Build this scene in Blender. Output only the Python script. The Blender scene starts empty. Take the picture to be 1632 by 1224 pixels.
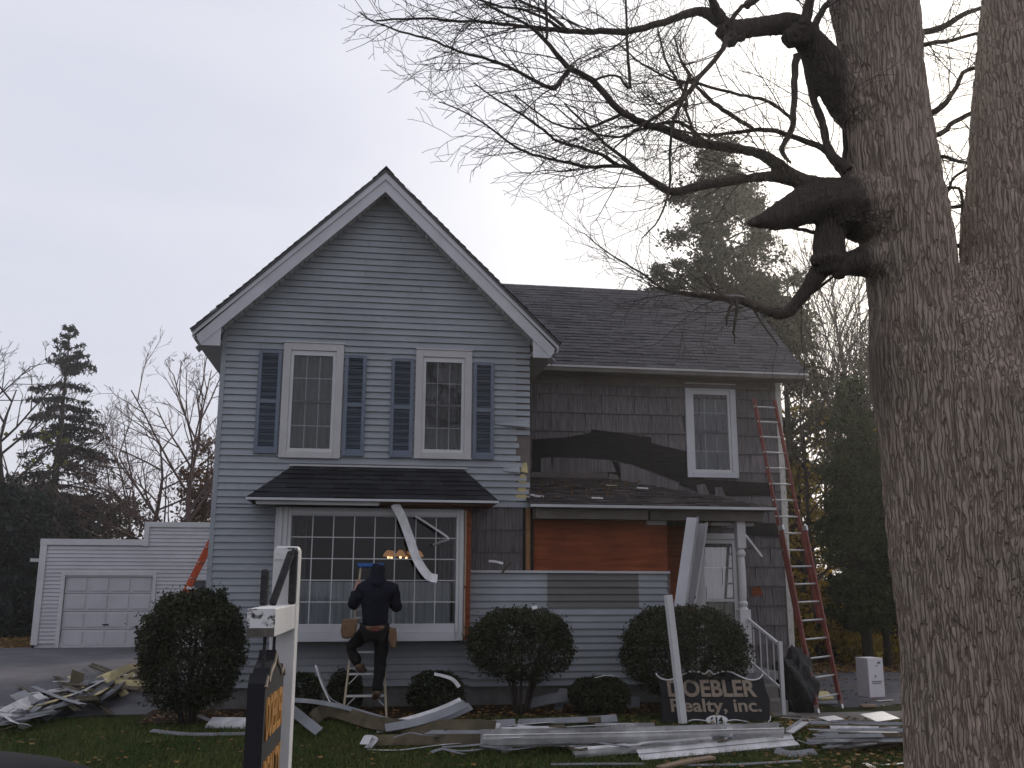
import bpy, bmesh, math, random
import numpy as np
from mathutils import Vector, Matrix, noise as mnoise
rad = math.radians
S = bpy.context.scene
COL = S.collection

# ------------------------------------------------------------------ camera
FPX, YAW, PIT, ROL, CH = 1500.0, rad(8.5), rad(11.7), rad(.18), 2.0
fw = np.array([math.sin(YAW)*math.cos(PIT), math.cos(YAW)*math.cos(PIT), math.sin(PIT)])
r0 = np.array([math.cos(YAW), -math.sin(YAW), 0.0]); u0 = np.cross(r0, fw)
RT = math.cos(ROL)*r0 + math.sin(ROL)*u0; UP = -math.sin(ROL)*r0 + math.cos(ROL)*u0
CP = np.array([0.0, 0.0, CH])
cd = bpy.data.cameras.new("camera"); cam = bpy.data.objects.new("camera", cd); COL.objects.link(cam)
cd.sensor_fit = 'HORIZONTAL'; cd.sensor_width = 36.0; cd.lens = FPX/1632*36.0
cd.clip_start = .05; cd.clip_end = 2000
cam.matrix_world = Matrix(((RT[0], UP[0], -fw[0], 0), (RT[1], UP[1], -fw[1], 0), (RT[2], UP[2], -fw[2], CH), (0, 0, 0, 1)))
S.camera = cam

# ------------------------------------------------------------------ sky, sun, exposure
SUN_AZ, SUN_EL = rad(34), rad(24)          # azimuth clockwise from +Y
sund = np.array([math.sin(SUN_AZ)*math.cos(SUN_EL), math.cos(SUN_AZ)*math.cos(SUN_EL), math.sin(SUN_EL)])
W = bpy.data.worlds.new("World"); S.world = W; W.use_nodes = True
nt = W.node_tree; nt.nodes.clear()
N = nt.nodes.new; L = nt.links.new
out = N('ShaderNodeOutputWorld'); bg = N('ShaderNodeBackground'); bg.inputs[1].default_value = .1
sky = N('ShaderNodeTexSky'); sky.sky_type = 'NISHITA'; sky.sun_disc = False
sky.sun_elevation = SUN_EL; sky.sun_rotation = SUN_AZ; sky.air_density = 1.2; sky.dust_density = 2.5
tc = N('ShaderNodeTexCoord')
dot = N('ShaderNodeVectorMath'); dot.operation = 'DOT_PRODUCT'; dot.inputs[1].default_value = tuple(sund)
L(tc.outputs['Generated'], dot.inputs[0])
glow = N('ShaderNodeMapRange'); glow.inputs[1].default_value = .6; glow.inputs[2].default_value = 1.0
L(dot.outputs['Value'], glow.inputs[0])
gp = N('ShaderNodeMath'); gp.operation = 'POWER'; gp.inputs[1].default_value = 4.5; L(glow.outputs[0], gp.inputs[0])
mp = N('ShaderNodeMapping'); mp.inputs['Scale'].default_value = (1.2, 1.2, 4.5); mp.inputs['Rotation'].default_value = (0, rad(18), 0)
L(tc.outputs['Generated'], mp.inputs[0])
cn = N('ShaderNodeTexNoise'); cn.inputs['Scale'].default_value = 1.7; cn.inputs['Detail'].default_value = 6; cn.inputs['Roughness'].default_value = .55
L(mp.outputs[0], cn.inputs['Vector'])
cr = N('ShaderNodeMix'); cr.data_type = 'RGBA'
cr.inputs[6].default_value = (6.4, 6.6, 8.0, 1); cr.inputs[7].default_value = (8.8, 8.9, 9.7, 1); L(cn.outputs[0], cr.inputs[0])
gm = N('ShaderNodeMix'); gm.data_type = 'RGBA'; gm.inputs[7].default_value = (14.5, 14.2, 13.8, 1)
L(gp.outputs[0], gm.inputs[0]); L(cr.outputs[2], gm.inputs[6])
mx = N('ShaderNodeMix'); mx.data_type = 'RGBA'; mx.inputs[0].default_value = .9
L(sky.outputs[0], mx.inputs[6]); L(gm.outputs[2], mx.inputs[7])
L(mx.outputs[2], bg.inputs[0]); L(bg.outputs[0], out.inputs[0])
sl = bpy.data.lights.new("sun", 'SUN'); sl.energy = 2.2; sl.angle = rad(10); sl.color = (1, .9, .76)
so = bpy.data.objects.new("sun", sl); COL.objects.link(so); so.location = tuple(sund*60)
so.rotation_euler = Vector(tuple(sund)).to_track_quat('Z', 'Y').to_euler()
S.view_settings.view_transform = 'Standard'; S.view_settings.look = 'None'; S.view_settings.gamma = 1
S.view_settings.exposure = 0.0
S.render.engine = 'CYCLES'; S.cycles.max_bounces = 6; S.cycles.transparent_max_bounces = 12
S.cycles.caustics_reflective = False; S.cycles.caustics_refractive = False

# ------------------------------------------------------------------ measuring helpers
def ray(x, y): return fw + RT*(x-816)/FPX - UP*(y-612)/FPX
def P(x, y, Y): d = ray(x, y); return CP + d*Y/d[1]
def smooth(t): t = np.clip(t, 0, 1); return t*t*(3-2*t)
def gz(x, y):
    return .18*smooth((np.asarray(y)-10)/3.2)*(1-smooth((np.asarray(x)-4.9)/1.6)*smooth((30-np.asarray(y))/8)) + .012*np.sin(np.asarray(x)*1.7)*np.sin(np.asarray(y)*1.3)*smooth((np.asarray(y)-9)/1)*smooth((13.2-np.asarray(y))/1)
def G(x, y, dz=0):
    d = ray(x, y); z = 0.1
    for _ in range(25):
        q = CP + d*(z-CH)/d[2]; z = .5*z+.5*(float(gz(q[0], q[1]))+dz)
    return q

# ------------------------------------------------------------------ mesh builder
ORG = {}
class MB:
    def __init__(s): s.v = []; s.f = []; s.m = []; s.mi = 0
    def add(s, vs, fs):
        o = len(s.v); s.v.extend([tuple(map(float, q)) for q in vs]); s.f.extend([tuple(i+o for i in f) for f in fs]); s.m.extend([s.mi]*len(fs)); return s
    def box(s, a, b):
        x0, y0, z0 = np.minimum(a, b); x1, y1, z1 = np.maximum(a, b)
        return s.add([(x0,y0,z0),(x1,y0,z0),(x1,y1,z0),(x0,y1,z0),(x0,y0,z1),(x1,y0,z1),(x1,y1,z1),(x0,y1,z1)],
            [(0,3,2,1),(4,5,6,7),(0,1,5,4),(1,2,6,5),(2,3,7,6),(3,0,4,7)])
    def bar(s, p, q, w, h, up=(0,0,1), w2=None, h2=None):      # box from p to q, w across, h along up
        p = np.array(p, float); q = np.array(q, float); d = q-p; d /= np.linalg.norm(d); up = np.array(up, float)
        sd = np.cross(d, up); sd /= np.linalg.norm(sd); u = np.cross(sd, d)
        w2 = w if w2 is None else w2; h2 = h if h2 is None else h2
        vs = [c+sd*a*ww/2+u*b*hh/2 for c, ww, hh in ((p, w, h), (q, w2, h2)) for a, b in ((-1,-1),(1,-1),(1,1),(-1,1))]
        return s.add(vs, [(0,1,2,3),(7,6,5,4),(0,4,5,1),(1,5,6,2),(2,6,7,3),(3,7,4,0)])
    def tube(s, pts, rs, n=8, cap=True):
        pts = np.array(pts, float); k = len(pts); rs = np.broadcast_to(np.array(rs, float), (k,))
        t = np.gradient(pts, axis=0); t /= np.linalg.norm(t, axis=1)[:, None]+1e-9
        u = np.cross(t[0], (0,0,1.) if abs(t[0][2]) < .9 else (1.,0,0)); u /= np.linalg.norm(u)
        vs = []
        for i in range(k):
            u = u-t[i]*(u@t[i]); u /= np.linalg.norm(u)+1e-9; w = np.cross(t[i], u)
            for j in range(n):
                a = 2*math.pi*j/n; vs.append(pts[i]+rs[i]*(math.cos(a)*u+math.sin(a)*w))
        fs = [(i*n+j, i*n+(j+1)%n, (i+1)*n+(j+1)%n, (i+1)*n+j) for i in range(k-1) for j in range(n)]
        if cap: fs += [tuple(range(n))[::-1], tuple((k-1)*n+j for j in range(n))]
        return s.add(vs, fs)
    def lathe(s, c, prof, n=16):
        vs = [(c[0]+r*math.cos(2*math.pi*j/n), c[1]+r*math.sin(2*math.pi*j/n), c[2]+z) for r, z in prof for j in range(n)]
        k = len(prof)
        fs = [(i*n+j, i*n+(j+1)%n, (i+1)*n+(j+1)%n, (i+1)*n+j) for i in range(k-1) for j in range(n)]
        return s.add(vs, fs+[tuple(range(n))[::-1], tuple((k-1)*n+j for j in range(n))])
    def prism(s, poly, off):                                     # planar polygon (3d points) extruded by off
        k = len(poly); poly = [np.array(p, float) for p in poly]; off = np.array(off, float)
        return s.add(poly+[p+off for p in poly], [tuple(range(k)), tuple(range(k, 2*k))[::-1]]+[(i, i+k, (i+1)%k+k, (i+1)%k) for i in range(k)])
    def build(s, name, mats, parent=None, smooth=False, org=None, bevel=0):
        o = ORG.get(parent.name, np.zeros(3)) if parent else (np.zeros(3) if org is None else np.array(org, float))
        me = bpy.data.meshes.new(name)
        me.from_pydata([tuple(np.array(q)-o) for q in s.v], [], s.f)
        for m in (mats if isinstance(mats, (list, tuple)) else [mats]): me.materials.append(m)
        if len(set(s.m)) > 1: me.polygons.foreach_set('material_index', s.m)
        bm = bmesh.new(); bm.from_mesh(me); bmesh.ops.recalc_face_normals(bm, faces=bm.faces); bm.to_mesh(me); bm.free()
        if smooth: me.polygons.foreach_set('use_smooth', [True]*len(me.polygons))
        ob = bpy.data.objects.new(name, me); COL.objects.link(ob)
        if parent: ob.parent = parent
        else: ob.location = tuple(o)
        ORG[ob.name] = o
        if bevel:
            b = ob.modifiers.new('b', 'BEVEL'); b.width = bevel; b.segments = 2; b.limit_method = 'ANGLE'
        return ob
def npmesh(name, V, F, mat, parent=None, smooth=False):          # V (n,3), F (m,4) or (m,3) arrays
    o = ORG.get(parent.name, np.zeros(3)) if parent else np.zeros(3)
    me = bpy.data.meshes.new(name); V = np.asarray(V, np.float32)-o.astype(np.float32); F = np.asarray(F, np.int32); k = F.shape[1]
    me.vertices.add(len(V)); me.vertices.foreach_set('co', V.ravel())
    me.loops.add(F.size); me.loops.foreach_set('vertex_index', F.ravel())
    me.polygons.add(len(F)); me.polygons.foreach_set('loop_start', np.arange(len(F), dtype=np.int32)*k)
    if smooth: me.polygons.foreach_set('use_smooth', np.ones(len(F), bool))
    me.update(calc_edges=True); me.validate()
    me.materials.append(mat)
    ob = bpy.data.objects.new(name, me); COL.objects.link(ob)
    if parent: ob.parent = parent
    ORG[ob.name] = o
    return ob
def tag(o, label=None, cat=None, group=None, kind=None):
    if label: o['label'] = label
    if cat: o['category'] = cat
    if group: o['group'] = group
    if kind: o['kind'] = kind
    return o
def thing(name, loc, label, cat, group=None):
    o = bpy.data.objects.new(name, None); COL.objects.link(o); o.location = tuple(map(float, loc)); o.empty_display_size = .2
    ORG[o.name] = np.array(loc, float)
    return tag(o, label, cat, group)

# ------------------------------------------------------------------ materials
def M(name, col, rough=.65, var=.18, scale=6, stretch=(1,1,1), bump=0, bscale=60, bstretch=None, island=0, metal=0, spec=.3,
      col2=None, thr=None, trans=0, grime=0):
    m = bpy.data.materials.new(name); m.use_nodes = True; t = m.node_tree; n = t.nodes; b = n['Principled BSDF']; l = t.links.new
    b.inputs['Roughness'].default_value = rough; b.inputs['Metallic'].default_value = metal; b.inputs['Specular IOR Level'].default_value = spec
    tc = n.new('ShaderNodeTexCoord'); mp = n.new('ShaderNodeMapping'); mp.inputs['Scale'].default_value = stretch; l(tc.outputs['Object'], mp.inputs[0])
    nz = n.new('ShaderNodeTexNoise'); nz.inputs['Scale'].default_value = scale; nz.inputs['Detail'].default_value = 5; nz.inputs['Roughness'].default_value = .6
    l(mp.outputs[0], nz.inputs['Vector'])
    rp = n.new('ShaderNodeValToRGB'); e = rp.color_ramp.elements
    if thr is None: e[0].position = .28; e[1].position = .72
    else: e[0].position = thr-.03; e[1].position = thr+.03
    lo = [c*(1-var) for c in col]; hi = list(col2) if col2 else [c*(1+var) for c in col]
    if col2 and thr is not None: lo = col
    e[0].color = (*lo, 1); e[1].color = (*hi, 1); l(nz.outputs[0], rp.inputs[0])
    cur = rp.outputs[0]
    if grime:
        g = n.new('ShaderNodeTexNoise'); g.inputs['Scale'].default_value = 1.3; g.inputs['Detail'].default_value = 8; l(tc.outputs['Object'], g.inputs['Vector'])
        gr = n.new('ShaderNodeMapRange'); gr.inputs[1].default_value = .42; gr.inputs[2].default_value = .75; gr.inputs[3].default_value = 1; gr.inputs[4].default_value = 1-grime; l(g.outputs[0], gr.inputs[0])
        x = n.new('ShaderNodeMix'); x.data_type = 'RGBA'; x.blend_type = 'MULTIPLY'; x.inputs[0].default_value = 1; l(cur, x.inputs[6]); l(gr.outputs[0], x.inputs[7]); cur = x.outputs[2]
    if island:
        gi = n.new('ShaderNodeNewGeometry'); mr = n.new('ShaderNodeMapRange'); mr.inputs[3].default_value = 1-island; mr.inputs[4].default_value = 1+island; l(gi.outputs['Random Per Island'], mr.inputs[0])
        x = n.new('ShaderNodeMix'); x.data_type = 'RGBA'; x.blend_type = 'MULTIPLY'; x.inputs[0].default_value = 1; l(cur, x.inputs[6]); l(mr.outputs[0], x.inputs[7]); cur = x.outputs[2]
    l(cur, b.inputs['Base Color'])
    if bump:
        mb = n.new('ShaderNodeMapping'); mb.inputs['Scale'].default_value = bstretch or stretch; l(tc.outputs['Object'], mb.inputs[0])
        bz = n.new('ShaderNodeTexNoise'); bz.inputs['Scale'].default_value = bscale; bz.inputs['Detail'].default_value = 4; l(mb.outputs[0], bz.inputs['Vector'])
        bu = n.new('ShaderNodeBump'); bu.inputs['Strength'].default_value = bump; bu.inputs['Distance'].default_value = .02; l(bz.outputs[0], bu.inputs['Height']); l(bu.outputs[0], b.inputs['Normal'])
    if trans:
        tr = n.new('ShaderNodeBsdfTranslucent'); l(cur, tr.inputs[0]); ms = n.new('ShaderNodeMixShader'); ms.inputs[0].default_value = trans
        l(b.outputs[0], ms.inputs[1]); l(tr.outputs[0], ms.inputs[2]); l(ms.outputs[0], n['Material Output'].inputs[0])
    return m
def glass(name, fac=.12, tint=(1,1,1)):
    m = bpy.data.materials.new(name); m.use_nodes = True; t = m.node_tree; n = t.nodes; n.remove(n['Principled BSDF']); l = t.links.new
    a = n.new('ShaderNodeBsdfTransparent'); a.inputs[0].default_value = (*tint, 1); g = n.new('ShaderNodeBsdfGlossy'); g.inputs['Roughness'].default_value = .03
    nz = n.new('ShaderNodeTexNoise'); nz.inputs['Scale'].default_value = 2.5; bu = n.new('ShaderNodeBump'); bu.inputs['Strength'].default_value = .02; l(nz.outputs[0], bu.inputs['Height']); l(bu.outputs[0], g.inputs['Normal'])
    ms = n.new('ShaderNodeMixShader'); ms.inputs[0].default_value = fac; l(a.outputs[0], ms.inputs[1]); l(g.outputs[0], ms.inputs[2]); l(ms.outputs[0], n['Material Output'].inputs[0])
    return m
def emit(name, col, st):
    m = bpy.data.materials.new(name); m.use_nodes = True; b = m.node_tree.nodes['Principled BSDF']
    b.inputs['Base Color'].default_value = (*col, 1); b.inputs['Emission Color'].default_value = (*col, 1); b.inputs['Emission Strength'].default_value = st; return m
SIDING = M('blue_grey_siding', (.275,.294,.318), .5, .1, 1.2, (1,1,5), grime=.22, bump=.08, bscale=30, bstretch=(1,1,6), island=.04)
SIDING2 = M('unfaded_siding', (.115,.108,.105), .5, .1, 3, (1,1,5), island=.04)
WHITE = M('white_trim', (.50,.50,.525), .5, .06, 3, grime=.2)
VINYL = M('white_vinyl', (.52,.515,.525), .4, .06, 3, grime=.1)
CASING = M('window_casing', (.46,.445,.45), .5, .06, 4, grime=.15)
SHUT = M('shutter_blue', (.125,.15,.195), .55, .12, 5)
ROOF = M('asphalt_shingle', (.074,.07,.08), .9, .3, 14, bump=.5, bscale=260, island=.26, spec=.15)
DROOF = M('black_shingle', (.022,.023,.028), .9, .3, 20, bump=.5, bscale=260, island=.35, spec=.12)
BROOF = M('weathered_shingle', (.06,.052,.052), .9, .4, 5, bump=.5, bscale=260, island=.4, spec=.15)
GSHIN = M('grey_striated_shingle', (.15,.135,.142), .85, .5, 3.2, (15,15,.3), bump=1.0, bscale=3, bstretch=(16,16,.3), island=.14, grime=.3, spec=.1)
TAR = M('tar_paper', (.018,.017,.017), .85, .5, 9, (.5,1,3), bump=.4, bscale=14, island=.25, spec=.15)
PLY = M('orange_plywood', (.225,.062,.026), .8, .35, 2.5, (.6,1,7), bump=.3, bscale=8, bstretch=(1,1,10), grime=.35, spec=.15)
RAWB = M('raw_board', (.28,.15,.07), .8, .3, 5, (6,6,1), grime=.4, spec=.15)
FOAM = M('yellow_foam_backer', (.5,.42,.22), .85, .25, 12, grime=.3)
FOAM2 = M('tan_foam_backer', (.30,.25,.15), .85, .3, 9, grime=.4)
OLDW = M('old_wood_frieze', (.23,.21,.2), .8, .3, 6, (1,4,6), col2=(.12,.09,.08), grime=.4)
FOUND = M('foundation_block', (.16,.155,.15), .9, .25, 6, bump=.3, bscale=60, spec=.1)
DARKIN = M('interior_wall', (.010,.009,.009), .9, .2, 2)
GLASS = glass('window_glass', .03, (.7,.7,.72))
GLASSU = glass('upper_window_glass', .055, (.8,.8,.82))
CURT = M('cafe_curtain', (.52,.57,.58), .9, .25, 3, (10,1,.3), trans=.3)
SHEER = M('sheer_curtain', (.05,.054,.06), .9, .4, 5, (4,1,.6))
METAL = M('bare_aluminium', (.5,.5,.5), .35, .1, 8, metal=.7)
# ------------------------------------------------------------------ ground
GRASSG = M('lawn_soil', (.026,.04,.012), .95, .5, 1.1, col2=(.045,.042,.016), bump=.6, bscale=35, spec=.05)
ASPH = M('driveway_asphalt', (.095,.093,.105), .85, .25, 1.2, bump=.3, bscale=220, grime=.3, spec=.25)
MULCH = M('bed_mulch', (.035,.024,.018), .95, .6, 14, col2=(.075,.05,.032), bump=.9, bscale=45, spec=.05)
CONC = M('walk_concrete', (.17,.155,.14), .9, .25, 3, bump=.2, bscale=90, grime=.35, spec=.15)
LITTER = M('leaf_litter', (.045,.03,.014), .95, .6, 7, col2=(.12,.07,.02), bump=.9, bscale=30, spec=.05)
def sheet(name, xs, ys, dz, mat, inside=None):
    xs = np.array(xs, float); ys = np.array(ys, float); X, Y = np.meshgrid(xs, ys)
    V = np.stack([X, Y, gz(X, Y)+dz], -1).reshape(-1, 3); nx = len(xs); F = []
    for j in range(len(ys)-1):
        for i in range(nx-1):
            if inside is None or inside((xs[i]+xs[i+1])/2, (ys[j]+ys[j+1])/2): F.append((j*nx+i, j*nx+i+1, (j+1)*nx+i+1, (j+1)*nx+i))
    o = npmesh(name, V, np.array(F), mat, smooth=True); return tag(o, kind='structure')
gx = np.concatenate([[-140,-100,-60], np.arange(-32, 32.1, .5), [60,100,140]])
gy = np.concatenate([[-60,-30], np.arange(-12, 50.1, .5), [70,110,160]])
sheet('ground', gx, gy, 0, GRASSG)
def wob(t, s): return .12*math.sin(t*1.9+s)+.06*math.sin(t*5.3+s*2)
sheet('driveway', np.arange(-30, -2.69, .1), np.arange(12.6, 27.5, .1), .006, ASPH,
      lambda x, y: y > 13.55+.10*(x+5)*(x > -5)*4*.5+wob(x, 1) and x < -2.8+wob(y, 0))
sheet('parking_area', np.arange(6.9, 24, .15), np.arange(14.8, 21.6, .15), .006, ASPH, lambda x, y: y > 14.95+wob(x, 3) and x > 7.6+wob(y, 1)*.5 and y < 21.2+wob(x, 2)*3)
sheet('woodland_floor', np.arange(6, 30, .3), np.arange(19.5, 45, .3), .003, LITTER, lambda x, y: y > 20.7+wob(x, 2)*2)
sheet('yard_floor', np.arange(-30, -1, .4), np.arange(27.3, 45, .4), .003, LITTER, lambda x, y: not (-9 < x < -2.4 and y < 33))
sheet('flower_bed', np.arange(-2.9, 5.4, .1), np.arange(12.7, 14.4, .05), .016, MULCH, lambda x, y: y > 13.0+wob(x*1.3, 2))
sheet('front_walk', np.arange(5.2, 10.4, .2), np.arange(13.2, 14.3, .1), .008, CONC, lambda x, y: y > 13.35)
sheet('street', np.arange(-40, 40.1, 2), np.arange(-9, 1.2, .5), .004, ASPH)

# ------------------------------------------------------------------ house
HX0, HX1, HY, HC = -2.27, 2.42, 14.3, .075
WY, EY = 16.2, 15.8
APZ, SL = 8.30, math.tan(rad(44.6))          # outer apex of the rakes and the slope
house = thing('house', (HC, HY, .18), 'two-storey gabled house, front blue grey siding half stripped from its right wing', 'house')
CRND = random.Random(12)
def courses(mb, y, z0, z1, xl, xr, holes=(), pitch=.1016, lip=.022, jit=None, jitz=(0, 0)):
    z = z0; k = 0
    while z < z1-1e-4:
        zb = min(z+pitch, z1); zm = (z+zb)/2
        segs = [(xl(z), xr(z), xl(zb), xr(zb))]
        if jit and jitz[0] < zm < jitz[1]:
            a, b, c, d = segs[0]; j = jit[k % len(jit)]; segs = [(a, b-j, c, d-j)]
        for hx0, hx1, hz0, hz1 in holes:
            if hz0 < zm < hz1:
                ns = []
                for a, b, c, d in segs:
                    if hx1 <= a or hx0 >= b: ns.append((a, b, c, d)); continue
                    if hx0 > a: ns.append((a, hx0, c, hx0))
                    if hx1 < b: ns.append((hx1, b, hx1, d))
                segs = ns
        ns = []
        for a, b, c, d in segs:
            if b-a > 1.4 and pitch < .2:
                j = CRND.uniform(a+.3, b-.3); ns += [(a, j, c, j, 0), (j+.002, b, j+.002, d, CRND.uniform(-.004, .004))]
            else: ns.append((a, b, c, d, 0))
        lip0 = lip
        for a, b, c, d, dl in ns:
            if b-a < .01: continue
            lip = lip0+dl
            mb.add([(a,y-lip,z),(b,y-lip,z),(d,y+.004,zb),(c,y+.004,zb),(a,y+.004,z),(b,y+.004,z)], [(0,1,2,3),(0,4,5,1)])
        lip = lip0; z = zb; k += 1
    return mb
UWIN = [(-1.375, -.475, 3.755, 5.515), (.63, 1.5, 3.785, 5.485)]
holes = [(a+.13, b-.13, c+.1, d-.1) for a, b, c, d in UWIN]+[(-1.1, 1.26, 1.37, 2.88)]
def gl(z): return max(HX0, HC-(APZ-.05-z)/SL)
def gr(z): return min(HX1, HC+(APZ-.05-z)/SL)
mb = MB()
courses(mb, HY, 3.07, 7.95, gl, gr, holes, jit=[0,0,.02,0,.05,.16,.13,.15,.22,.17,.2,0,.02,.01], jitz=(3.1, 4.3))
courses(mb, HY, .48, 3.07, lambda z: HX0, lambda z: 1.5, holes)
wall = mb.build('front_wall', SIDING, house)
mb = MB()    # the bent course at the torn edge
mb.add([(1.86,HY-.02,4.345),(2.40,HY-.10,4.30),(2.41,HY-.03,4.42),(1.86,HY-.012,4.445)], [(0,1,2,3)])
mb.build('bent_siding', SIDING, wall); mb = MB()
mb.add([(2.0,HY-.02,3.62),(2.26,HY-.07,3.60),(2.25,HY-.02,3.70),(2.0,HY-.01,3.72)], [(0,1,2,3)])
mb.build('bent_siding', SIDING, wall)
def sidewall(x, y0, y1, z0, z1, s):           # courses on a wall facing +-X
    q = MB(); z = z0
    while z < z1:
        zb = min(z+.1016, z1); q.add([(x+s*.016,y0,z),(x+s*.016,y1,z),(x+s*.003,y1,zb),(x+s*.003,y0,zb),(x,y0,z),(x,y1,z)], [(0,1,2,3),(0,4,5,1)]); z = zb
    return q
q = sidewall(HX0, HY, 24, .48, 5.64, -1)
for yy in (HY+.02,): pass
q.build('side_wall', SIDING, house)
q = sidewall(HX1, HY, WY, 3.0, 5.64, 1); q.build('side_wall', GSHIN, house)
mb = MB(); mb.add([(HX0,24,.2),(7.42,24,.2),(7.42,24,5.6),(HX1,24,5.6),(HC,24,8.1),(HX0,24,5.6)], [(0,1,2,3,4,5)]); mb.build('rear_wall', SIDING, house)
mb = MB(); mb.box((HX0+.03, HY+.02, -.1), (1.55, HY+.3, .485)); mb.box((1.55, HY+.02, -.1), (4.6, HY+.3, .485)); mb.box((HX0+.03, HY+.3, -.1), (HX0+.3, 24, .485))
mb.box((4.6, WY+.03, -.1), (7.40, WY+.3, .6)); mb.box((7.1, WY+.3, -.1), (7.40, 24, .6))
mb.build('foundation', FOUND, house)
mb = MB()
mb.add([(HX0-.004,HY-.02,.47),(HX0+.05,HY-.022,.47),(HX0+.05,HY-.022,5.6),(HX0-.004,HY-.02,5.6)], [(0,1,2,3)])
mb.box((HX0-.02, HY-.022, .47), (HX0+.045, HY+.05, 5.62)); mb.build('corner_trim', SIDING, house)
# torn corner: foam backer and old corner board
mb = MB(); mb.box((2.2, HY-.002, 3.07), (2.425, HY+.06, 5.6)); mb.build('corner_board', OLDW, house)
for (xa, za, xb, zb) in ((2.27,3.60,2.39,3.76),(2.24,3.43,2.36,3.58),(2.2,3.2,2.37,3.40),(2.32,4.27,2.41,4.36)):
    mb = MB(); mb.prism([(xa,HY-.012,za+.02),(xb,HY-.012,za),(xb-.02,HY-.012,zb),(xa+.03,HY-.012,zb-.01)], (0,.02,0)); mb.build('foam_backer', FOAM, house)
# lower part of the front right of the bay: shingles, studs, half wall
mb = MB(); courses(mb, HY, 2.05, 3.09, lambda z: 1.36, lambda z: 2.33, pitch=.34, lip=.012); mb.build('shingle_wall', GSHIN, house)
mb = MB(); mb.box((2.31, HY-.05, 2.1), (2.345, HY+.1, 3.06)); mb.box((2.42, HY-.03, 2.1), (2.47, HY+.1, 3.06)); mb.build('stud', TAR, house)
mb = MB(); mb.box((2.347, HY-.04, 2.1), (2.418, HY+.1, 3.06)); mb.build('corner_post', RAWB, house)
mb = MB(); courses(mb, HY-.02, .46, 2.09, lambda z: 1.5, lambda z: 4.57, [(2.68, 4.1, 1.58, 2.2)]); hw = mb.build('porch_half_wall', SIDING, house)
mb = MB(); courses(mb, HY-.02, 1.5776, 2.09, lambda z: 2.68, lambda z: 4.1, pitch=.1016); mb.build('unfaded_panel', SIDING2, hw)
mb = MB(); mb.box((1.49, HY-.06, 2.09), (3.42, HY+.05, 2.125)); mb.box((3.424, HY-.058, 2.088), (4.60, HY+.05, 2.122)); mb.build('wall_cap', WHITE, hw); mb = MB(); mb.box((4.56, HY-.04, .45), (4.60, HY+.05, 2.085)); mb.build('end_board', OLDW, hw)
mb = MB(); mb.box((2.47, HY+.02, 2.1), (4.55, HY+.06, 3.02)); mb.box((4.553, HY+.02, .6), (4.59, HY+.07, 3.0)); pl = mb.build('plywood_panel', PLY, house)
mb = MB(); mb.box((4.55, HY+.071, .45), (4.59, WY, 3.0)); mb.build('porch_return_wall', PLY, house)
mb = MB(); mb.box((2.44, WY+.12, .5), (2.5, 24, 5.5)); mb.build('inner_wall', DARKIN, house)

# wing wall
mb = MB(); WWIN = (5.6, 6.56, 3.79, 5.50); DOOR = (5.77, 6.45, .62, 2.70)
courses(mb, WY, .55, 5.72, lambda z: HX1, lambda z: 7.42, [(WWIN[0]+.14, WWIN[1]-.14, WWIN[2]+.1, WWIN[3]-.14), (DOOR[0]+.02, DOOR[1]-.02, DOOR[2], DOOR[3]-.05)], pitch=.335, lip=.02)
# vertical joints between the big shingles, as thin dark bars
random.seed(3); mb.mi = 1; z = .55; r = 0
while z < 5.7:
    x = HX1+.1+(r % 2)*.3
    while x < 7.35:
        mb.box((x, WY-.018, z+.01), (x+.004, WY-.002, min(z+.33, 5.7))); x += .61
    z += .335; r += 1
ww = mb.build('wing_wall', [GSHIN, TAR], house)
q = sidewall(7.42, WY, 24, .6, 5.7, 1); q.build('wing_side_wall', GSHIN, house)
mb = MB(); mb.box((7.345, WY-.03, .5), (7.45, WY+.04, 5.6)); mb.build('wing_corner_board', M('peeling_corner_board', (.5,.48,.44), .7, .2, 9, (6,6,1), col2=(.2,.17,.14), thr=.6), house)
# bare tar paper areas where shingles are gone
def wp(x, y, d=.02): return P(x, y, WY-d)
mb = MB()
for i, poly in enumerate(([(848,700),(900,697),(942,690),(942,684),(1038,697),(1038,706),(1098,720),(1098,752),(1130,766),(1100,775),(1040,752),(985,735),(930,730),(848,728)],
             [(848,728),(930,731),(985,736),(990,760),(848,752)], [(1095,762),(1185,768),(1235,770),(1235,790),(1160,790),(1120,785),(1080,772)],
             [(1190,832),(1240,834),(1242,856),(1190,853)])):
    mb = MB(); mb.prism([wp(*p, .02+.004*i) for p in poly], (0, .004, 0)); mb.build('tar_paper', TAR, ww)
for poly in ([(862,730),(878,729),(880,754),(862,753)], [(882,729),(974,733),(982,752),(880,755)]): mb = MB(); mb.prism([wp(*p, .034) for p in poly], (0, .008, 0)); mb.build('loose_shingle', GSHIN, ww)
for poly in ([(988,742),(1003,739),(1082,771),(1078,783),(990,766)], [(1110,773),(1124,771),(1131,790),(1113,790)], [(1138,777),(1150,776),(1158,794),(1142,793)]): mb = MB(); mb.prism([wp(*p, .05) for p in poly], (0, .01, 0)); mb.build('loose_shingle', GSHIN, ww)
mb = MB(); mb.bar(wp(842,757,.06), wp(968,758,.06), .03, .1); mb.bar(wp(970,759,.07), wp(984,762,.07), .03, .1); mb.build('flashing_board', OLDW, ww)
mb = MB(); mb.prism([wp(*p, .03) for p in [(1197,938),(1210,934),(1217,948),(1199,950)]], (0, .006, 0)); mb.build('exposed_sheathing', PLY, ww); mb = MB(); mb.prism([wp(*p, .026) for p in [(1062,838),(1112,840),(1112,985),(1062,985)]], (0, .006, 0)); mb.build('exposed_sheathing', PLY, ww)

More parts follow.
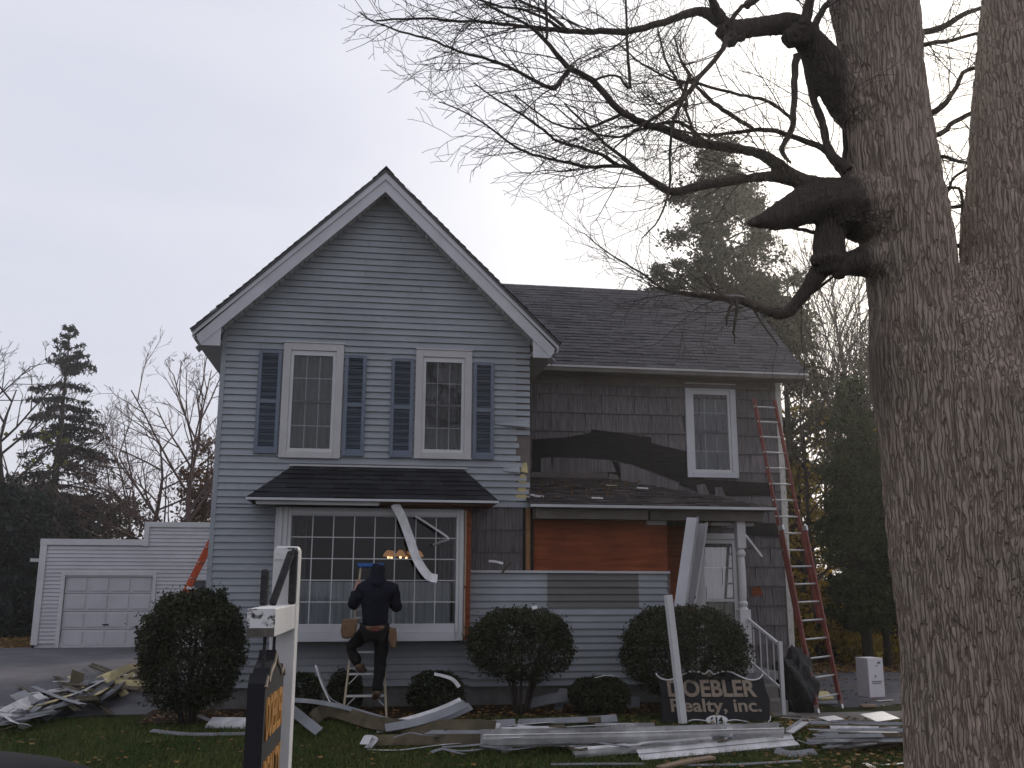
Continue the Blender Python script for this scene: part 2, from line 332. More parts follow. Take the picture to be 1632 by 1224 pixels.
# roofs: every shingle a little slab of its own inside the mesh
def shingles(mb, o, u, v, n, rows, left, right, pitch=.125, wid=.28, th=.017, seed=0):
    rnd = random.Random(seed); o, u, v, n = [np.array(a, float) for a in (o, u, v, n)]
    for k in range(rows):
        a = left(k*pitch); b = right(k*pitch); a2 = left((k+1)*pitch); b2 = right((k+1)*pitch); x = a-rnd.random()*wid
        while x < b:
            w = wid*(.55+.9*rnd.random()); xa, xb = max(x, a), min(x+w-.004, b); xa2, xb2 = max(x, a2), min(x+w-.004, b2)
            t = th*(.6+.9*rnd.random()); v0 = k*pitch-rnd.random()*.008
            if xb-xa > .01:
                if xb2 < xa2: xa2 = xb2 = (xa2+xb2)/2
                p = lambda X, V_, h: o+u*X+v*V_+n*h
                mb.add([p(xa,v0,t),p(xb,v0,t),p(xb2,(k+1)*pitch+.01,.002),p(xa2,(k+1)*pitch+.01,.002),p(xa,v0,0),p(xb,v0,0)], [(0,1,2,3),(0,4,5,1)])
            x += w
    return mb
RY = 13.95                                     # plane of the rake boards
ca, sa = math.cos(rad(44.6)), math.sin(rad(44.6)); HALF = 2.745; LEN = HALF/ca
mb = MB()
for s in (-1, 1):
    e = np.array([HC+s*HALF, RY-.02, APZ-HALF*SL]); v = np.array([-s*ca, 0, sa]); n = np.array([s*sa, 0, ca])
    shingles(mb, e+n*.012-v*.03, (0,1,0), v, n, int((LEN-.02)/.125), lambda t: 0, lambda t: 10.1, seed=s+5)
    mb.prism([e-v*.02, e+v*LEN, e+v*LEN-n*.03/ca*ca, e-v*.02-n*.03], (0, 10.1, 0))
for k in range(48):
    y = RY-.04+k*.21; mb.add([(HC-.13,y,APZ-.095),(HC,y,APZ+.045),(HC+.13,y,APZ-.095),(HC+.13,y+.24,APZ-.105),(HC,y+.24,APZ+.03),(HC-.13,y+.24,APZ-.105)], [(0,1,4,5),(1,2,3,4)])
gr_ = mb.build('gable_roof', ROOF, house)
# rake boards, eave returns, soffits
mb = MB()
for s in (-1, 1):
    e = np.array([HC+s*HALF, RY, APZ-HALF*SL-.03]); ap = np.array([HC, RY, APZ-.03]); dn = np.array([0, 0, -.135]); dn2 = np.array([0, 0, -.34])
    mb.prism([e, ap, ap+dn, e+dn*.55], (0, .03, 0))
    mb.prism([e+(s*-.05,.022,-.06), ap+(0,.022,-.06), ap+(0,.022,-.335), e+(-s*.13,.022,-.19)], (0, .04, 0))
    # triangular return at the foot of the rake
    x1 = HX0-.0 if s < 0 else HX1+.0
    mb.prism([e+(-s*.06,.03,-.1), np.array([x1+s*.0, RY+.03, e[2]+(HALF-abs(x1-HC))*SL-.2]), np.array([x1, RY+.03, e[2]-.205]), e+(-s*.13,.03,-.205)], (0, .03, 0))
    mb.prism([(HC+s*HALF, RY+.02, e[2]+.01), (HC+s*(HALF-.03), RY+.02, e[2]+.01), (HC+s*(HALF-.03), RY+.02, e[2]-.12), (HC+s*HALF, RY+.02, e[2]-.09)], (0, 9.9, 0))
mb.build('rake_board', WHITE, house)
mb = MB()
for s in (-1, 1):
    e = np.array([HC+s*HALF, RY+.05, APZ-HALF*SL]); x1 = HX0 if s < 0 else HX1
    mb.prism([(HC+s*(HALF-.02), RY+.06, e[2]-.13), (x1, RY+.06, e[2]-.13), (x1, RY+.06, e[2]-.15), (HC+s*(HALF-.02), RY+.06, e[2]-.15)], (0, 9.8, 0))
    L0 = LEN-.1; k = 0                          # ribbed sloping soffit under the rake overhang
    while k*.1 < L0:
        a = np.array([HC+s*.0, 0, APZ-.30])+np.array([s*ca, 0, -sa])*(k*.1); b = a+np.array([s*ca, 0, -sa])*.085; lift = -.012 if k % 2 else 0
        mb.prism([(a[0], RY+.05, a[2]+lift), (b[0], RY+.05, b[2]+lift), (b[0], RY+.05, b[2]+lift-.015), (a[0], RY+.05, a[2]+lift-.015)], (0, .30, 0)); k += 1
mb.build('soffit', CASING, house)
# wing roof: eave at EY, ridge further back
EZ, RGY, RGZ, RX = 5.68, 18.38, 7.90, 7.81
v = np.array([0, RGY-EY, RGZ-EZ]); VL = np.linalg.norm(v); v /= VL; n = np.array([0, -v[2], v[1]])
mb = MB()
def valley(t):                                  # where the wing roof meets the right slope of the gable roof
    z = EZ+v[2]*t; return HC+(APZ-z)/SL-.12
shingles(mb, (0, EY, EZ)+n*.01, (1,0,0), v, n, int(VL/.125)+1, valley, lambda t: RX, seed=2)
vb = np.array([0, -v[1], v[2]])*-1
mb.prism([(0,EY+.005,EZ-.002),(0,RGY,RGZ-.005),(0,RGY,RGZ-.05),(0,EY+.02,EZ-.04)], (RX-.003, 0, 0)) if False else None
mb.add([(2.4,EY,EZ-.01),(RX-.01,EY,EZ-.01),(RX-.01,RGY,RGZ-.01),(.4,RGY,RGZ-.01),(RX-.01,2*RGY-EY,EZ-.01),(.4,2*RGY-EY,EZ-.01)], [(0,1,2,3),(3,2,4,5)])
for k in range(int((RX-.6)/.2)):
    x = .6+k*.2; mb.add([(x,RGY-.11,RGZ-.07),(x,RGY,RGZ+.04),(x,RGY+.11,RGZ-.07),(x+.22,RGY+.11,RGZ-.078),(x+.22,RGY,RGZ+.03),(x+.22,RGY-.11,RGZ-.078)], [(0,1,4,5),(1,2,3,4)])
wr = mb.build('wing_roof', ROOF, house)
mb = MB(); mb.box((2.75, EY-.015, EZ-.10), (RX, EY+.015, EZ-.012)); mb.box((RX-.025, EY+.016, EZ-.1), (RX, EY+.02, EZ-.012)); mb.bar((RX-.012,EY+.02,EZ-.06), (RX-.012,RGY,RGZ-.06), .025, .1)
mb.build('eave_board', OLDW, house); mb = MB(); mb.box((2.75, EY-.03, EZ-.03), (RX+.01, EY-.016, EZ+.004)); mb.build('drip_edge', CASING, wr)
mb = MB(); mb.box((2.43, EY+.016, EZ-.105), (RX-.03, WY, EZ-.085)); mb.box((2.43, WY-.05, EZ-.26), (7.34, WY-.022, EZ-.105)); mb.build('wing_soffit', OLDW, house)
# gable end of the wing
mb = MB(); mb.add([(7.42,WY,5.6),(7.42,2*RGY-WY,5.6),(7.42,RGY,RGZ-.15)], [(0,1,2)]); mb.build('wing_gable', GSHIN, house)

# upper windows
def window(x0, x1, z0, z1, y, mg, cas, rows=(2,2), cols=3, cur=SHEER, room=True):
    w = .11
    f = MB(); yo = y-.045
    f.box((x0,yo,z0),(x0+w,y,z1)); f.box((x1-w,yo,z0),(x1,y,z1)); f.box((x0+w,yo,z1-w),(x1-w,y,z1)); f.box((x0+w,yo-.01,z0),(x1-w,y,z0+.1))
    f.box((x0-.012,yo-.012,z1),(x1+.012,y,z1+.02))
    wo = f.build('window', cas, house, bevel=.004)
    a0, a1, b0, b1 = x0+w+.002, x1-w-.002, z0+.102, z1-w-.002
    g = MB(); t = .045
    for ya, yb, (p0, p1, q0, q1) in ((y-.025, y+.04, (a0, a1, b0, b1)),):
        g.box((p0,ya,q0),(p0+t,yb,q1)); g.box((p1-t,ya,q0),(p1,yb,q1)); g.box((p0+t,ya,q1-t-.03),(p1-t,yb,q1)); g.box((p0+t,ya,q0),(p1-t,yb,q0+t))
    g.build('sash', VINYL, wo)
    c0, c1, d0, d1 = a0+t+.002, a1-t-.002, b0+t+.002, b1-t-.032; zm = (d0+d1)/2
    g = MB(); g.box((c0, y-.012, zm-.018), (c1, y+.02, zm+.018)); g.build('meeting_rail', M('dark_rail', (.1,.1,.11)), wo)
    g = MB()
    for h0, h1, r in ((d0, zm-.018, rows[1]), (zm+.018, d1, rows[0])):
        for i in range(1, cols): x = c0+(c1-c0)*i/cols; g.box((x-.007, y+.012, h0), (x+.007, y+.018, h1))
        for i in range(1, r): z = h0+(h1-h0)*i/r; g.box((c0, y+.0125, z-.007), (c1, y+.0175, z+.007))
    g.build('muntin', M('window_muntin', (.25,.26,.28)), wo)
    g = MB(); g.add([(c0,y+.003,d0),(c1,y+.003,d0),(c1,y+.003,d1),(c0,y+.003,d1)], [(0,1,2,3)]); g.build('pane', mg, wo)
    if cur:
        g = MB(); k = 40; xs = np.linspace(c0-.05, c1+.05, k)
        vs = [(x, y+.09+.018*math.sin(i*1.15)+.008*math.sin(i*.37), z) for z in (d0-.05, d1+.05) for i, x in enumerate(xs)]
        g.add(vs, [(i, i+1, k+i+1, k+i) for i in range(k-1)]); g.build('curtain', cur, wo)
    for xx in (c0+.08, c1-.12): g = MB(); g.box((xx, y-.02, d0-.02), (xx+.04, y-.008, d0+.012)); g.build('sash_lift', TAR, wo)
    return wo
for a in UWIN: window(*a, HY, GLASSU, CASING)
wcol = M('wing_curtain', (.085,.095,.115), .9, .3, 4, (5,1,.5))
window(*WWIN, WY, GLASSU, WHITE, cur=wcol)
# dark rooms behind the panes
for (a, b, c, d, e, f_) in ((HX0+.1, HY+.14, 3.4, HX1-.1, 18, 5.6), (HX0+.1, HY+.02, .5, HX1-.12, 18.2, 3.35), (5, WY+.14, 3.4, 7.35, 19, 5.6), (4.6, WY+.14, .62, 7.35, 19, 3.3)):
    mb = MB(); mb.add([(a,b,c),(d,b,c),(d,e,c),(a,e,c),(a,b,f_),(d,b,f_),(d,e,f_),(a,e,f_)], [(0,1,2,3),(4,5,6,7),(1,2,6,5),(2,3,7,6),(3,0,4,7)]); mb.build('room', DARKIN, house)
# shutters
for (x0, x1, z0, z1) in ((-1.735,-1.395,3.81,5.39), (-.45,-.125,3.80,5.36), (.255,.60,3.795,5.335), (1.525,1.85,3.79,5.32)):
    f = MB(); t = .055; y0, y1 = HY-.05, HY-.01; zm = (z0+z1)/2
    f.box((x0,y0,z0),(x0+t,y1,z1)); f.box((x1-t,y0,z0),(x1,y1,z1)); f.box((x0+t,y0,z0),(x1-t,y1,z0+.1)); f.box((x0+t,y0,z1-t),(x1-t,y1,z1)); f.box((x0+t,y0,zm-.03),(x1-t,y1,zm+.03))
    sh = f.build('shutter', SHUT, house, bevel=.004)
    g = MB()
    for a, b in ((z0+.1, zm-.03), (zm+.03, z1-t)):
        k = int((b-a)/.024)
        for i in range(k): z = a+(b-a)*(i+.5)/k; g.prism([(x0+t,y0+.006,z-.011),(x0+t,y0+.009,z-.011),(x0+t,y0+.03,z+.003),(x0+t,y0+.027,z+.003)], (x1-x0-2*t,0,0))
    g.build('louvre', SHUT, sh)
    g = MB(); g.box((x0+t,y1-.004,z0+.1),(x1-t,y1,z1-t)); g.build('shade_backing', TAR, sh)  # dark sheet behind the slats, standing in for the shade between them

# picture window box
BY = 13.9; bay = None
mb = MB()
mb.box((-1.33,BY,1.13),(-1.10,BY+.05,3.0)); mb.box((1.26,BY,1.13),(1.375,BY+.05,3.0)); mb.box((-1.098,BY+.001,2.88),(1.258,BY+.05,3.0)); mb.box((-1.098,BY+.001,1.25),(1.258,BY+.05,1.37))
mb.box((-1.098,BY-.03,1.13),(1.258,BY+.04,1.248))
mb.box((-1.33,BY+.051,1.13),(-1.30,HY-.02,3.0)); mb.box((1.345,BY+.051,1.13),(1.375,HY-.02,3.0)); mb.box((-1.30,BY+.051,1.13),(1.345,HY+.02,1.16)); mb.box((-1.3,BY+.051,2.97),(1.345,HY+.02,2.999))
bay = mb.build('bay_window', WHITE, house, bevel=.004)
mb = MB()
for x in (-1.145,1.262): mb.box((x, BY-.02, 1.25), (x+.04, BY-.002, 2.96))
for x in (-1.21,-1.285): mb.box((x, BY-.012, 1.13), (x+.05, BY-.002, 3.0))
mb.box((-1.105,BY-.02,2.90),(1.262,BY-.002,2.955)); mb.box((1.31,BY-.014,1.14),(1.36,BY-.002,2.99))
mb.build('window_casing', VINYL, bay, bevel=.003)
mb = MB()
for i in range(1, 8): x = -1.1+2.36*i/8; mb.box((x-.007,BY+.012,1.37),(x+.007,BY+.022,2.88))
for i in range(1, 5): z = 1.37+1.51*i/5; mb.box((-1.1,BY+.0125,z-.007),(1.26,BY+.0215,z+.007))
mb.build('muntin', VINYL, bay)
mb = MB(); mb.add([(-1.1,BY+.03,1.37),(1.26,BY+.03,1.37),(1.26,BY+.03,2.88),(-1.1,BY+.03,2.88)], [(0,1,2,3)]); mb.build('pane', GLASS, bay)
mb = MB(); mb.box((1.378,BY+.03,1.13),(1.48,BY+.07,3.03)); mb.box((1.378,BY+.071,1.13),(1.48,HY-.03,3.0)); mb.build('sheathing_board', PLY, bay)
mb = MB(); mb.box((1.385,BY-.005,1.9),(1.41,BY+.03,2.99)); mb.box((1.382,BY-.004,1.2),(1.405,BY+.028,1.86)); mb.build('loose_lath', M('pale_lath', (.35,.25,.18), .8), bay)
# awning roof over it
x0, x1, z0, y0 = -1.70, 1.82, 3.10, 13.55; a0, a1, z1 = -1.13, 1.36, 3.645
mb = MB(); v = np.array([0, HY-y0, z1-z0]); VL = np.linalg.norm(v); v /= VL; n = np.array([0, -v[2], v[1]])
mb.add([(x0,y0,z0),(x1,y0,z0),(a1,HY,z1),(a0,HY,z1),(x0,HY,z0),(x1,HY,z0)], [(0,1,2,3),(0,3,4),(1,5,2)])
shingles(mb, np.array((0,y0,z0))+n*.006, (1,0,0), v, n, int(VL/.13), lambda t: x0+(a0-x0)*min(t/VL, 1), lambda t: x1+(a1-x1)*min(t/VL, 1), pitch=.13, seed=7)
for e, a in ((x0, a0), (x1, a1)):
    for k in range(9):
        t0, t1 = k/9, (k+1.15)/9; p = lambda t: np.array([e+(a-e)*t, y0+(HY-y0)*t, z0+(z1-z0)*t+.014])
        s = 1 if e < 0 else -1; A, B = p(t0), p(min(t1, 1)); mb.add([A+(-s*.05,.03,-.03), A+(s*.075,-.0,.0)+(0,0,.006), B+(s*.07,0,.004), B+(-s*.05,.03,-.03)], [(0,1,2,3)])
ar = mb.build('awning_roof', DROOF, house)
mb = MB(); mb.box((x0-.015,y0-.02,z0-.03),(x1+.015,y0+.0,z0+.004)); mb.box((x0-.012,y0,z0-.03),(x0+.01,HY-.02,z0)); mb.box((x1-.01,y0,z0-.03),(x1+.012,HY-.02,z0)); mb.build('drip_edge', WHITE, ar)
mb = MB(); mb.box((x0+.12,y0+.05,z0-.085),(.12,y0+.09,z0-.032)); mb.box((x0+.1,y0+.1,z0-.05),(.15,HY-.02,z0-.033)); mb.build('frieze_trim', CASING, ar)
mb = MB(); mb.box((.16,y0+.06,z0-.06),(x1-.05,HY-.02,z0-.032)); mb.box((.14,BY-.02,z0-.10),(1.5,BY+.05,z0-.061)); mb.build('bare_sheathing', M('dark_red_board', (.12,.045,.025), .85, .3, 4, (1,1,6)), ar)
mb = MB(); mb.box((a0-.08,HY-.05,z1-.01),(a1+.08,HY-.018,z1+.015)); mb.build('flashing', CASING, ar)

# porch
PX0, PX1, PY, PZ = 2.36, 6.2, 13.9, 3.09; TX1, TZ = 4.05, float(P(980,763,WY)[2])
mb = MB(); v = np.array([0, WY-PY, TZ-PZ]); VL = np.linalg.norm(v); v /= VL; n = np.array([0, -v[2], v[1]])
mb.add([(PX0,PY,PZ),(PX1,PY,PZ),(TX1,WY,TZ),(PX0,WY,TZ),(PX1,WY,PZ)], [(0,1,2,3),(1,4,2)])
shingles(mb, np.array((0,PY,PZ))+n*.008, (1,0,0), v, n, int(VL/.125), lambda t: PX0, lambda t: PX1+(TX1-PX1)*min(t/VL, 1), seed=9)
u = np.array([TX1-PX1, 0, TZ-PZ]); UL = np.linalg.norm(u); u /= UL; n2 = np.array([-u[2], 0, u[0]])*-1
shingles(mb, np.array((PX1,0,PZ))+np.array([abs(n2[0]),0,abs(n2[2])])*.008, (0,1,0), u, np.array([abs(n2[0]),0,abs(n2[2])]), int(UL/.125), lambda t: PY+(WY-PY)*min(t/UL, 1), lambda t: WY, seed=10)
pr_ = mb.build('porch_roof', BROOF, house)
mb = MB(); mb.box((PX0,PY-.02,PZ-.035),(PX1+.015,PY,PZ+.004)); mb.box((PX1-.004,PY+.0,PZ-.035),(PX1+.015,WY-.02,PZ+.0)); mb.build('drip_edge', WHITE, pr_)
mb = MB(); mb.box((PX0+.1,PY+.1,PZ-.20),(4.2,HY-.01,PZ-.05)); mb.box((4.25,PY+.16,PZ-.2),(PX1-.12,PY+.30,PZ-.05)); mb.box((PX1-.26,PY+.31,PZ-.2),(PX1-.13,WY-.02,PZ-.05)); mb.box((PX0+.1,PY+.01,PZ-.049),(PX1-.02,WY-.02,PZ-.036)); mb.build('porch_beam', OLDW, pr_)
mb = MB(); mb.box((4.25,HY-.06,2.83),(4.56,HY+.0,2.985)); mb.box((5.3,HY-.045,2.83),(6.0,HY+.1,2.875)); mb.build('trim_block', CASING, pr_)
mb = MB(); mb.box((4.35,HY+.02,.50),(6.3,WY-.02,.62)); mb.box((4.62,HY+.05,.0),(6.25,HY+.12,.5)); mb.box((6.2,HY+.12,.0),(6.25,WY-.03,.5)); mb.build('porch_floor', M('porch_boards', (.2,.2,.21), .8, .25, 8, (1,8,1)), house)
PC = np.array([5.735, 14.2, .62])
mb = MB(); mb.box(PC+(-.085,-.085,0), PC+(.085,.085,.93)); mb.lathe(PC, [(.08,.93),(.055,.97),(.07,1.0),(.075,1.03),(.05,1.06),(.058,1.12),(.062,1.3),(.058,1.6),(.05,1.72),(.072,1.76),(.072,1.79),(.05,1.83),(.06,1.86)]); mb.box(PC+(-.068,-.068,1.86), PC+(.068,.068,2.36)); mb.build('porch_post', VINYL, house, bevel=.004)
mb = MB(); mb.box((5.0,HY-.06,1.36),(5.65,HY,1.41)); mb.box((5.0,HY-.05,.85),(5.65,HY-.01,.9))
for i in range(6): mb.box((5.06+i*.11,HY-.045,.9),(5.09+i*.11,HY-.015,1.36))
mb.build('porch_railing', VINYL, house)
# storm door
d0, d1, e0, e1 = DOOR
mb = MB(); mb.box((d0-.11,WY-.05,e0),(d0,WY,e1)); mb.box((d1,WY-.05,e0),(d1+.1,WY,e1)); mb.box((d0-.11,WY-.052,e1),(d1+.1,WY,e1+.1)); df = mb.build('door_frame', CASING, house)
mb = MB(); t = .075; y = WY-.03
mb.box((d0+.004,y,e0+.01),(d0+t,y+.04,e1-.005)); mb.box((d1-t,y,e0+.01),(d1-.004,y+.04,e1-.005)); mb.box((d0+t,y,e1-t),(d1-t,y+.04,e1-.005)); mb.box((d0+t,y,e0+.01),(d1-t,y+.04,e0+.12)); mb.box((d0+t,y,1.62),(d1-t,y+.04,1.67))
dr = mb.build('storm_door', VINYL, house)
mb = MB()
for i in (1,2): x = d0+t+(d1-d0-2*t)*i/3; mb.box((x-.006,y+.03,1.67),(x+.006,y+.036,e1-t))
mb.box((d0+t,y+.0305,2.2),(d1-t,y+.0355,2.212)); mb.build('muntin', VINYL, dr)
mb = MB(); mb.add([(d0+t,y+.02,e0+.12),(d1-t,y+.02,e0+.12),(d1-t,y+.02,e1-t),(d0+t,y+.02,e1-t)], [(0,1,2,3)]); mb.build('pane', glass('door_glass', .22), dr)
mb = MB(); mb.box((d0+.2,y+.008,1.02),(d0+.42,y+.014,1.36)); nt_ = mb.build('notice', M('notice_paper', (.22,.23,.25)), dr)
mb = MB()
for i in range(5): mb.box((d0+.225,y+.006,1.06+i*.05),(d0+.395-.03*(i%2),y+.0078,1.075+i*.05))
mb.build('print', M('notice_print', (.4,.41,.43)), nt_)
mb = MB(); mb.box((d0-.02, WY+.02, e0), (d1+.02, WY+.1, e1)); mb.build('inner_door', M('inner_door_curtain', (.30,.29,.28), .9, .5, 1.3, (1,1,.8)), dr)
# steps with rail
SX0, SX1 = 5.05, 6.15
mb = MB(); mb.box((SX0,14.0,-.05),(SX1,14.30,.44)); mb.box((SX0,13.68,-.05),(SX1,13.999,.27)); mb.box((SX0-.02,13.36,-.05),(SX1+.05,13.679,.11)); mb.build('steps', CONC, house, bevel=.01)
A, B = P(1190,985,14.15), P(1243,1028,13.45); A2, B2 = A-(0,0,.62), B-(0,0,.62)
mb = MB(); mb.bar(A, B, .035, .04); mb.bar(A2, B2, .03, .03)
for i in range(1, 5): q = A+(B-A)*i/5; mb.bar(q, q-(0,0,.62), .016, .016, (0,1,0))
zb = .11; mb.box((B[0]-.028,B[1]-.028,zb),(B[0]+.028,B[1]+.028,B[2]+.05)); mb.build('stair_railing', VINYL, house)

# room contents behind the picture window
ch = thing('chandelier', (.55, 15.3, 2.37), 'lit brass chandelier with small warm shades seen through the picture window', 'chandelier')
c = ORG[ch.name]; BR = M('brass', (.5,.33,.12), .35, .1, metal=.8)
mb = MB(); mb.tube([c+(0,0,.15), c+(0,0,.98)], .008, 6); mb.lathe(c, [(.01,-.02),(.05,0),(.06,.06),(.03,.12),(.01,.18)], 12)
for i in range(6):
    a = i*math.pi/3+.3; d = np.array([math.cos(a), math.sin(a), 0]); mb.tube([c+d*.03+(0,0,.02), c+d*.14-(0,0,.03), c+d*.24+(0,0,.03)], .008, 6)
mb.build('frame', BR, ch)
SHD = emit('warm_shade', (1,.5,.2), .22); BUL = emit('bulb', (1,.7,.35), 3)
for i in range(6):
    a = i*math.pi/3+.3; q = c+np.array([math.cos(a), math.sin(a), 0])*.25
    mb = MB(); mb.lathe(q, [(.085,-.03),(.08,.0),(.05,.045),(.02,.07)], 12); s_ = mb.build('shade', SHD, ch)
    mb = MB(); mb.lathe(q-(0,0,.055), [(.006,-.012),(.018,0),(.018,.02),(.008,.03)], 8); mb.build('bulb', BUL, s_)
def drape(name, x0, x1, z0, z1, y, mat, label, k=60, amp=.02, fr=1.1):
    mb = MB(); xs = np.linspace(x0, x1, k)
    for sgn in (0, .006):
        o = len(mb.v); vs = [(x, y+sgn+amp*math.sin(i*fr)+amp*.4*math.sin(i*.31), z) for z in (z0, z1) for i, x in enumerate(xs)]
        mb.add(vs, [(i, i+1, k+i+1, k+i) for i in range(k-1)])
    return tag(mb.build(name, mat, smooth=True), label, 'curtain')
drape('cafe_curtain', -1.05, 1.22, 1.36, 1.95, HY+.12-.2, CURT, 'pale gathered cafe curtain across the lower picture window', 110)
DRP = M('drape_cloth', (.13,.13,.14), .9, .2, 4, (6,1,.4))
drape('drape', -1.15, -.92, 1.3, 2.95, HY+.2, DRP, 'dark grey drape hanging at the garage end of the picture window', 24, .03)
drape('drape', 1.05, 1.3, 1.3, 2.95, HY+.2, DRP, 'dark grey drape hanging behind the torn end of the picture window', 24, .03)
# chandelier light and shade end here; garage
gar = thing('garage', (-6.3, 27.2, .18), 'white clapboard garage with stepped parapet and closed door behind the driveway', 'garage')
GSID = M('white_siding', (.47,.46,.485), .5, .08, 1.5, (1,1,4), grime=.15, island=.04)
GY = 27.2; GXL, GXR = -8.68, -2.9
mb = MB(); ZL, ZR, XS = 2.86, 3.36, -6.07
gh = [(-8.0,-5.75,.1,2.06), (-4.75,-4.2,.9,1.95)]
courses(mb, GY, .30, ZL, lambda z: GXL, lambda z: GXR, gh); courses(mb, GY, ZL, ZR, lambda z: XS, lambda z: GXR); gw = mb.build('wall', GSID, gar)
mb = MB(); mb.box((GXL,GY+.02,.16),(GXL+.06,33,3.0)); mb.box((GXL,33,.16),(GXR,33.1,3.0)); mb.box((GXL,GY+.02,.1),(GXR,GY+.15,.3)); mb.build('side_wall', GSID, gar)
mb = MB(); mb.box((GXL,GY+.12,2.7),(GXR,33,2.8)); mb.build('roof', DROOF, gar)
mb = MB(); mb.box((GXL-.03,GY-.05,ZL),(XS+.0,GY+.12,ZL+.16)); mb.box((XS,GY-.052,ZL-.02),(XS+.13,GY+.12,ZR+.14)); mb.box((XS+.131,GY-.05,ZR),(GXR,GY+.12,ZR+.14)); mb.box((GXL-.02,GY-.048,.26),(GXL+.15,GY+.02,ZL-.002)); mb.build('trim', VINYL, gar)
mb = MB(); mb.box((-8.1,GY-.04,.18),(-8.0,GY+.02,2.16)); mb.box((-5.75,GY-.04,.18),(-5.66,GY+.02,2.16)); mb.box((-8.0,GY-.041,2.06),(-5.75,GY+.02,2.16)); gd = mb.build('door_frame', VINYL, gar)
DRM = M('garage_door_paint', (.46,.455,.475), .5, .07, 2, grime=.12)
mb = MB()
for r in range(4):
    za, zb = .185+r*.468, .185+(r+1)*.468-.01; mb.box((-7.99,GY+.03,za),(-5.76,GY+.06,zb))
    for c_ in range(4):
        xa = -7.95+c_*.552; mb.box((xa+.03,GY+.012,za+.06),(xa+.50,GY+.03,zb-.05))
g_ = mb.build('garage_door', DRM, gar, bevel=.006)
mb = MB(); mb.box((-6.95,GY-.01,.76),(-6.8,GY+.02,.79)); mb.build('handle', TAR, g_)
mb = MB(); mb.box((-4.82,GY-.045,.86),(-4.75,GY,2.02)); mb.box((-4.75,GY-.045,1.95),(-4.13,GY,2.02)); mb.box((-4.2,GY-.044,.86),(-4.13,GY,1.95)); mb.box((-4.75,GY-.044,.84),(-4.2,GY,.9)); gwi = mb.build('window', VINYL, gar)
mb = MB(); mb.box((-4.75,GY+.02,.9),(-4.2,GY+.03,1.95)); mb.build('pane', M('dark_window', (.05,.05,.06), .15), gwi)
q0 = P(66,893,GY+.2); mb = MB(); mb.bar(q0, q0+(-.28,0,.01), .05, .09); mb.build('eave_spout', VINYL, gar)
# ------------------------------------------------------------------ big maple by the street
def bark_material():
    m = bpy.data.materials.new('maple_bark'); m.use_nodes = True; t = m.node_tree; n = t.nodes; l = t.links.new; b = n['Principled BSDF']
    b.inputs['Roughness'].default_value = .92; b.inputs['Specular IOR Level'].default_value = .1
    tc = n.new('ShaderNodeTexCoord'); nz = n.new('ShaderNodeTexNoise'); nz.inputs['Scale'].default_value = 5; nz.inputs['Detail'].default_value = 3; l(tc.outputs['Object'], nz.inputs['Vector'])
    mx = n.new('ShaderNodeVectorMath'); mx.operation = 'MULTIPLY_ADD'; mx.inputs[1].default_value = (.055,.055,.2); l(nz.outputs['Color'], mx.inputs[0]); l(tc.outputs['Object'], mx.inputs[2])
    mp = n.new('ShaderNodeMapping'); mp.inputs['Scale'].default_value = (30,30,1.7); l(mx.outputs[0], mp.inputs[0])
    vo = n.new('ShaderNodeTexVoronoi'); vo.feature = 'DISTANCE_TO_EDGE'; vo.inputs['Scale'].default_value = 1; l(mp.outputs[0], vo.inputs['Vector'])
    fr = n.new('ShaderNodeMapRange'); fr.interpolation_type = 'SMOOTHSTEP'; fr.inputs[1].default_value = .0; fr.inputs[2].default_value = .16; l(vo.outputs['Distance'], fr.inputs[0])
    m2 = n.new('ShaderNodeMapping'); m2.inputs['Scale'].default_value = (40,40,7); l(mx.outputs[0], m2.inputs[0]); n2 = n.new('ShaderNodeTexNoise'); n2.inputs['Scale'].default_value = 1; n2.inputs['Detail'].default_value = 6; n2.inputs['Roughness'].default_value = .7; l(m2.outputs[0], n2.inputs['Vector'])
    h = n.new('ShaderNodeMath'); h.operation = 'MULTIPLY_ADD'; h.inputs[1].default_value = 1.2; l(n2.outputs[0], h.inputs[0]); l(fr.outputs[0], h.inputs[2])
    bu = n.new('ShaderNodeBump'); bu.inputs['Strength'].default_value = 1; bu.inputs['Distance'].default_value = .022; l(h.outputs[0], bu.inputs['Height']); l(bu.outputs[0], b.inputs['Normal'])
    def mixc(a, c, f, blend='MIX'):
        x = n.new('ShaderNodeMix'); x.data_type = 'RGBA'; x.blend_type = blend
        for s_, v in ((6, a), (7, c)):
            if isinstance(v, tuple): x.inputs[s_].default_value = (*v, 1)
            else: l(v, x.inputs[s_])
        if isinstance(f, float): x.inputs[0].default_value = f
        else: l(f, x.inputs[0])
        return x.outputs[2]
    big = n.new('ShaderNodeTexNoise'); big.inputs['Scale'].default_value = 1.6; big.inputs['Detail'].default_value = 4; l(tc.outputs['Object'], big.inputs['Vector'])
    br = n.new('ShaderNodeMapRange'); br.inputs[1].default_value = .4; br.inputs[2].default_value = .65; l(big.outputs[0], br.inputs[0])
    plate = mixc(mixc((.31,.24,.195), (.50,.40,.325), n2.outputs[0]), mixc((.295,.24,.19), (.465,.39,.31), n2.outputs[0]), br.outputs[0])
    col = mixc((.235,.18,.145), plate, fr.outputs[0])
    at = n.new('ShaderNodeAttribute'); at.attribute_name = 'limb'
    col = mixc(col, mixc((.045,.035,.03), (.11,.085,.072), n2.outputs[0]), at.outputs['Fac']); l(col, b.inputs['Base Color']); return m  # limbs mixed towards a near-black silhouette tone, backlight put into the colour
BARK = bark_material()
TWIGM = M('twig_bark', (.05,.038,.034), .9, .3, 6, spec=.1)
def px_r(w, Y): return w*Y/FPX*.5*1.03
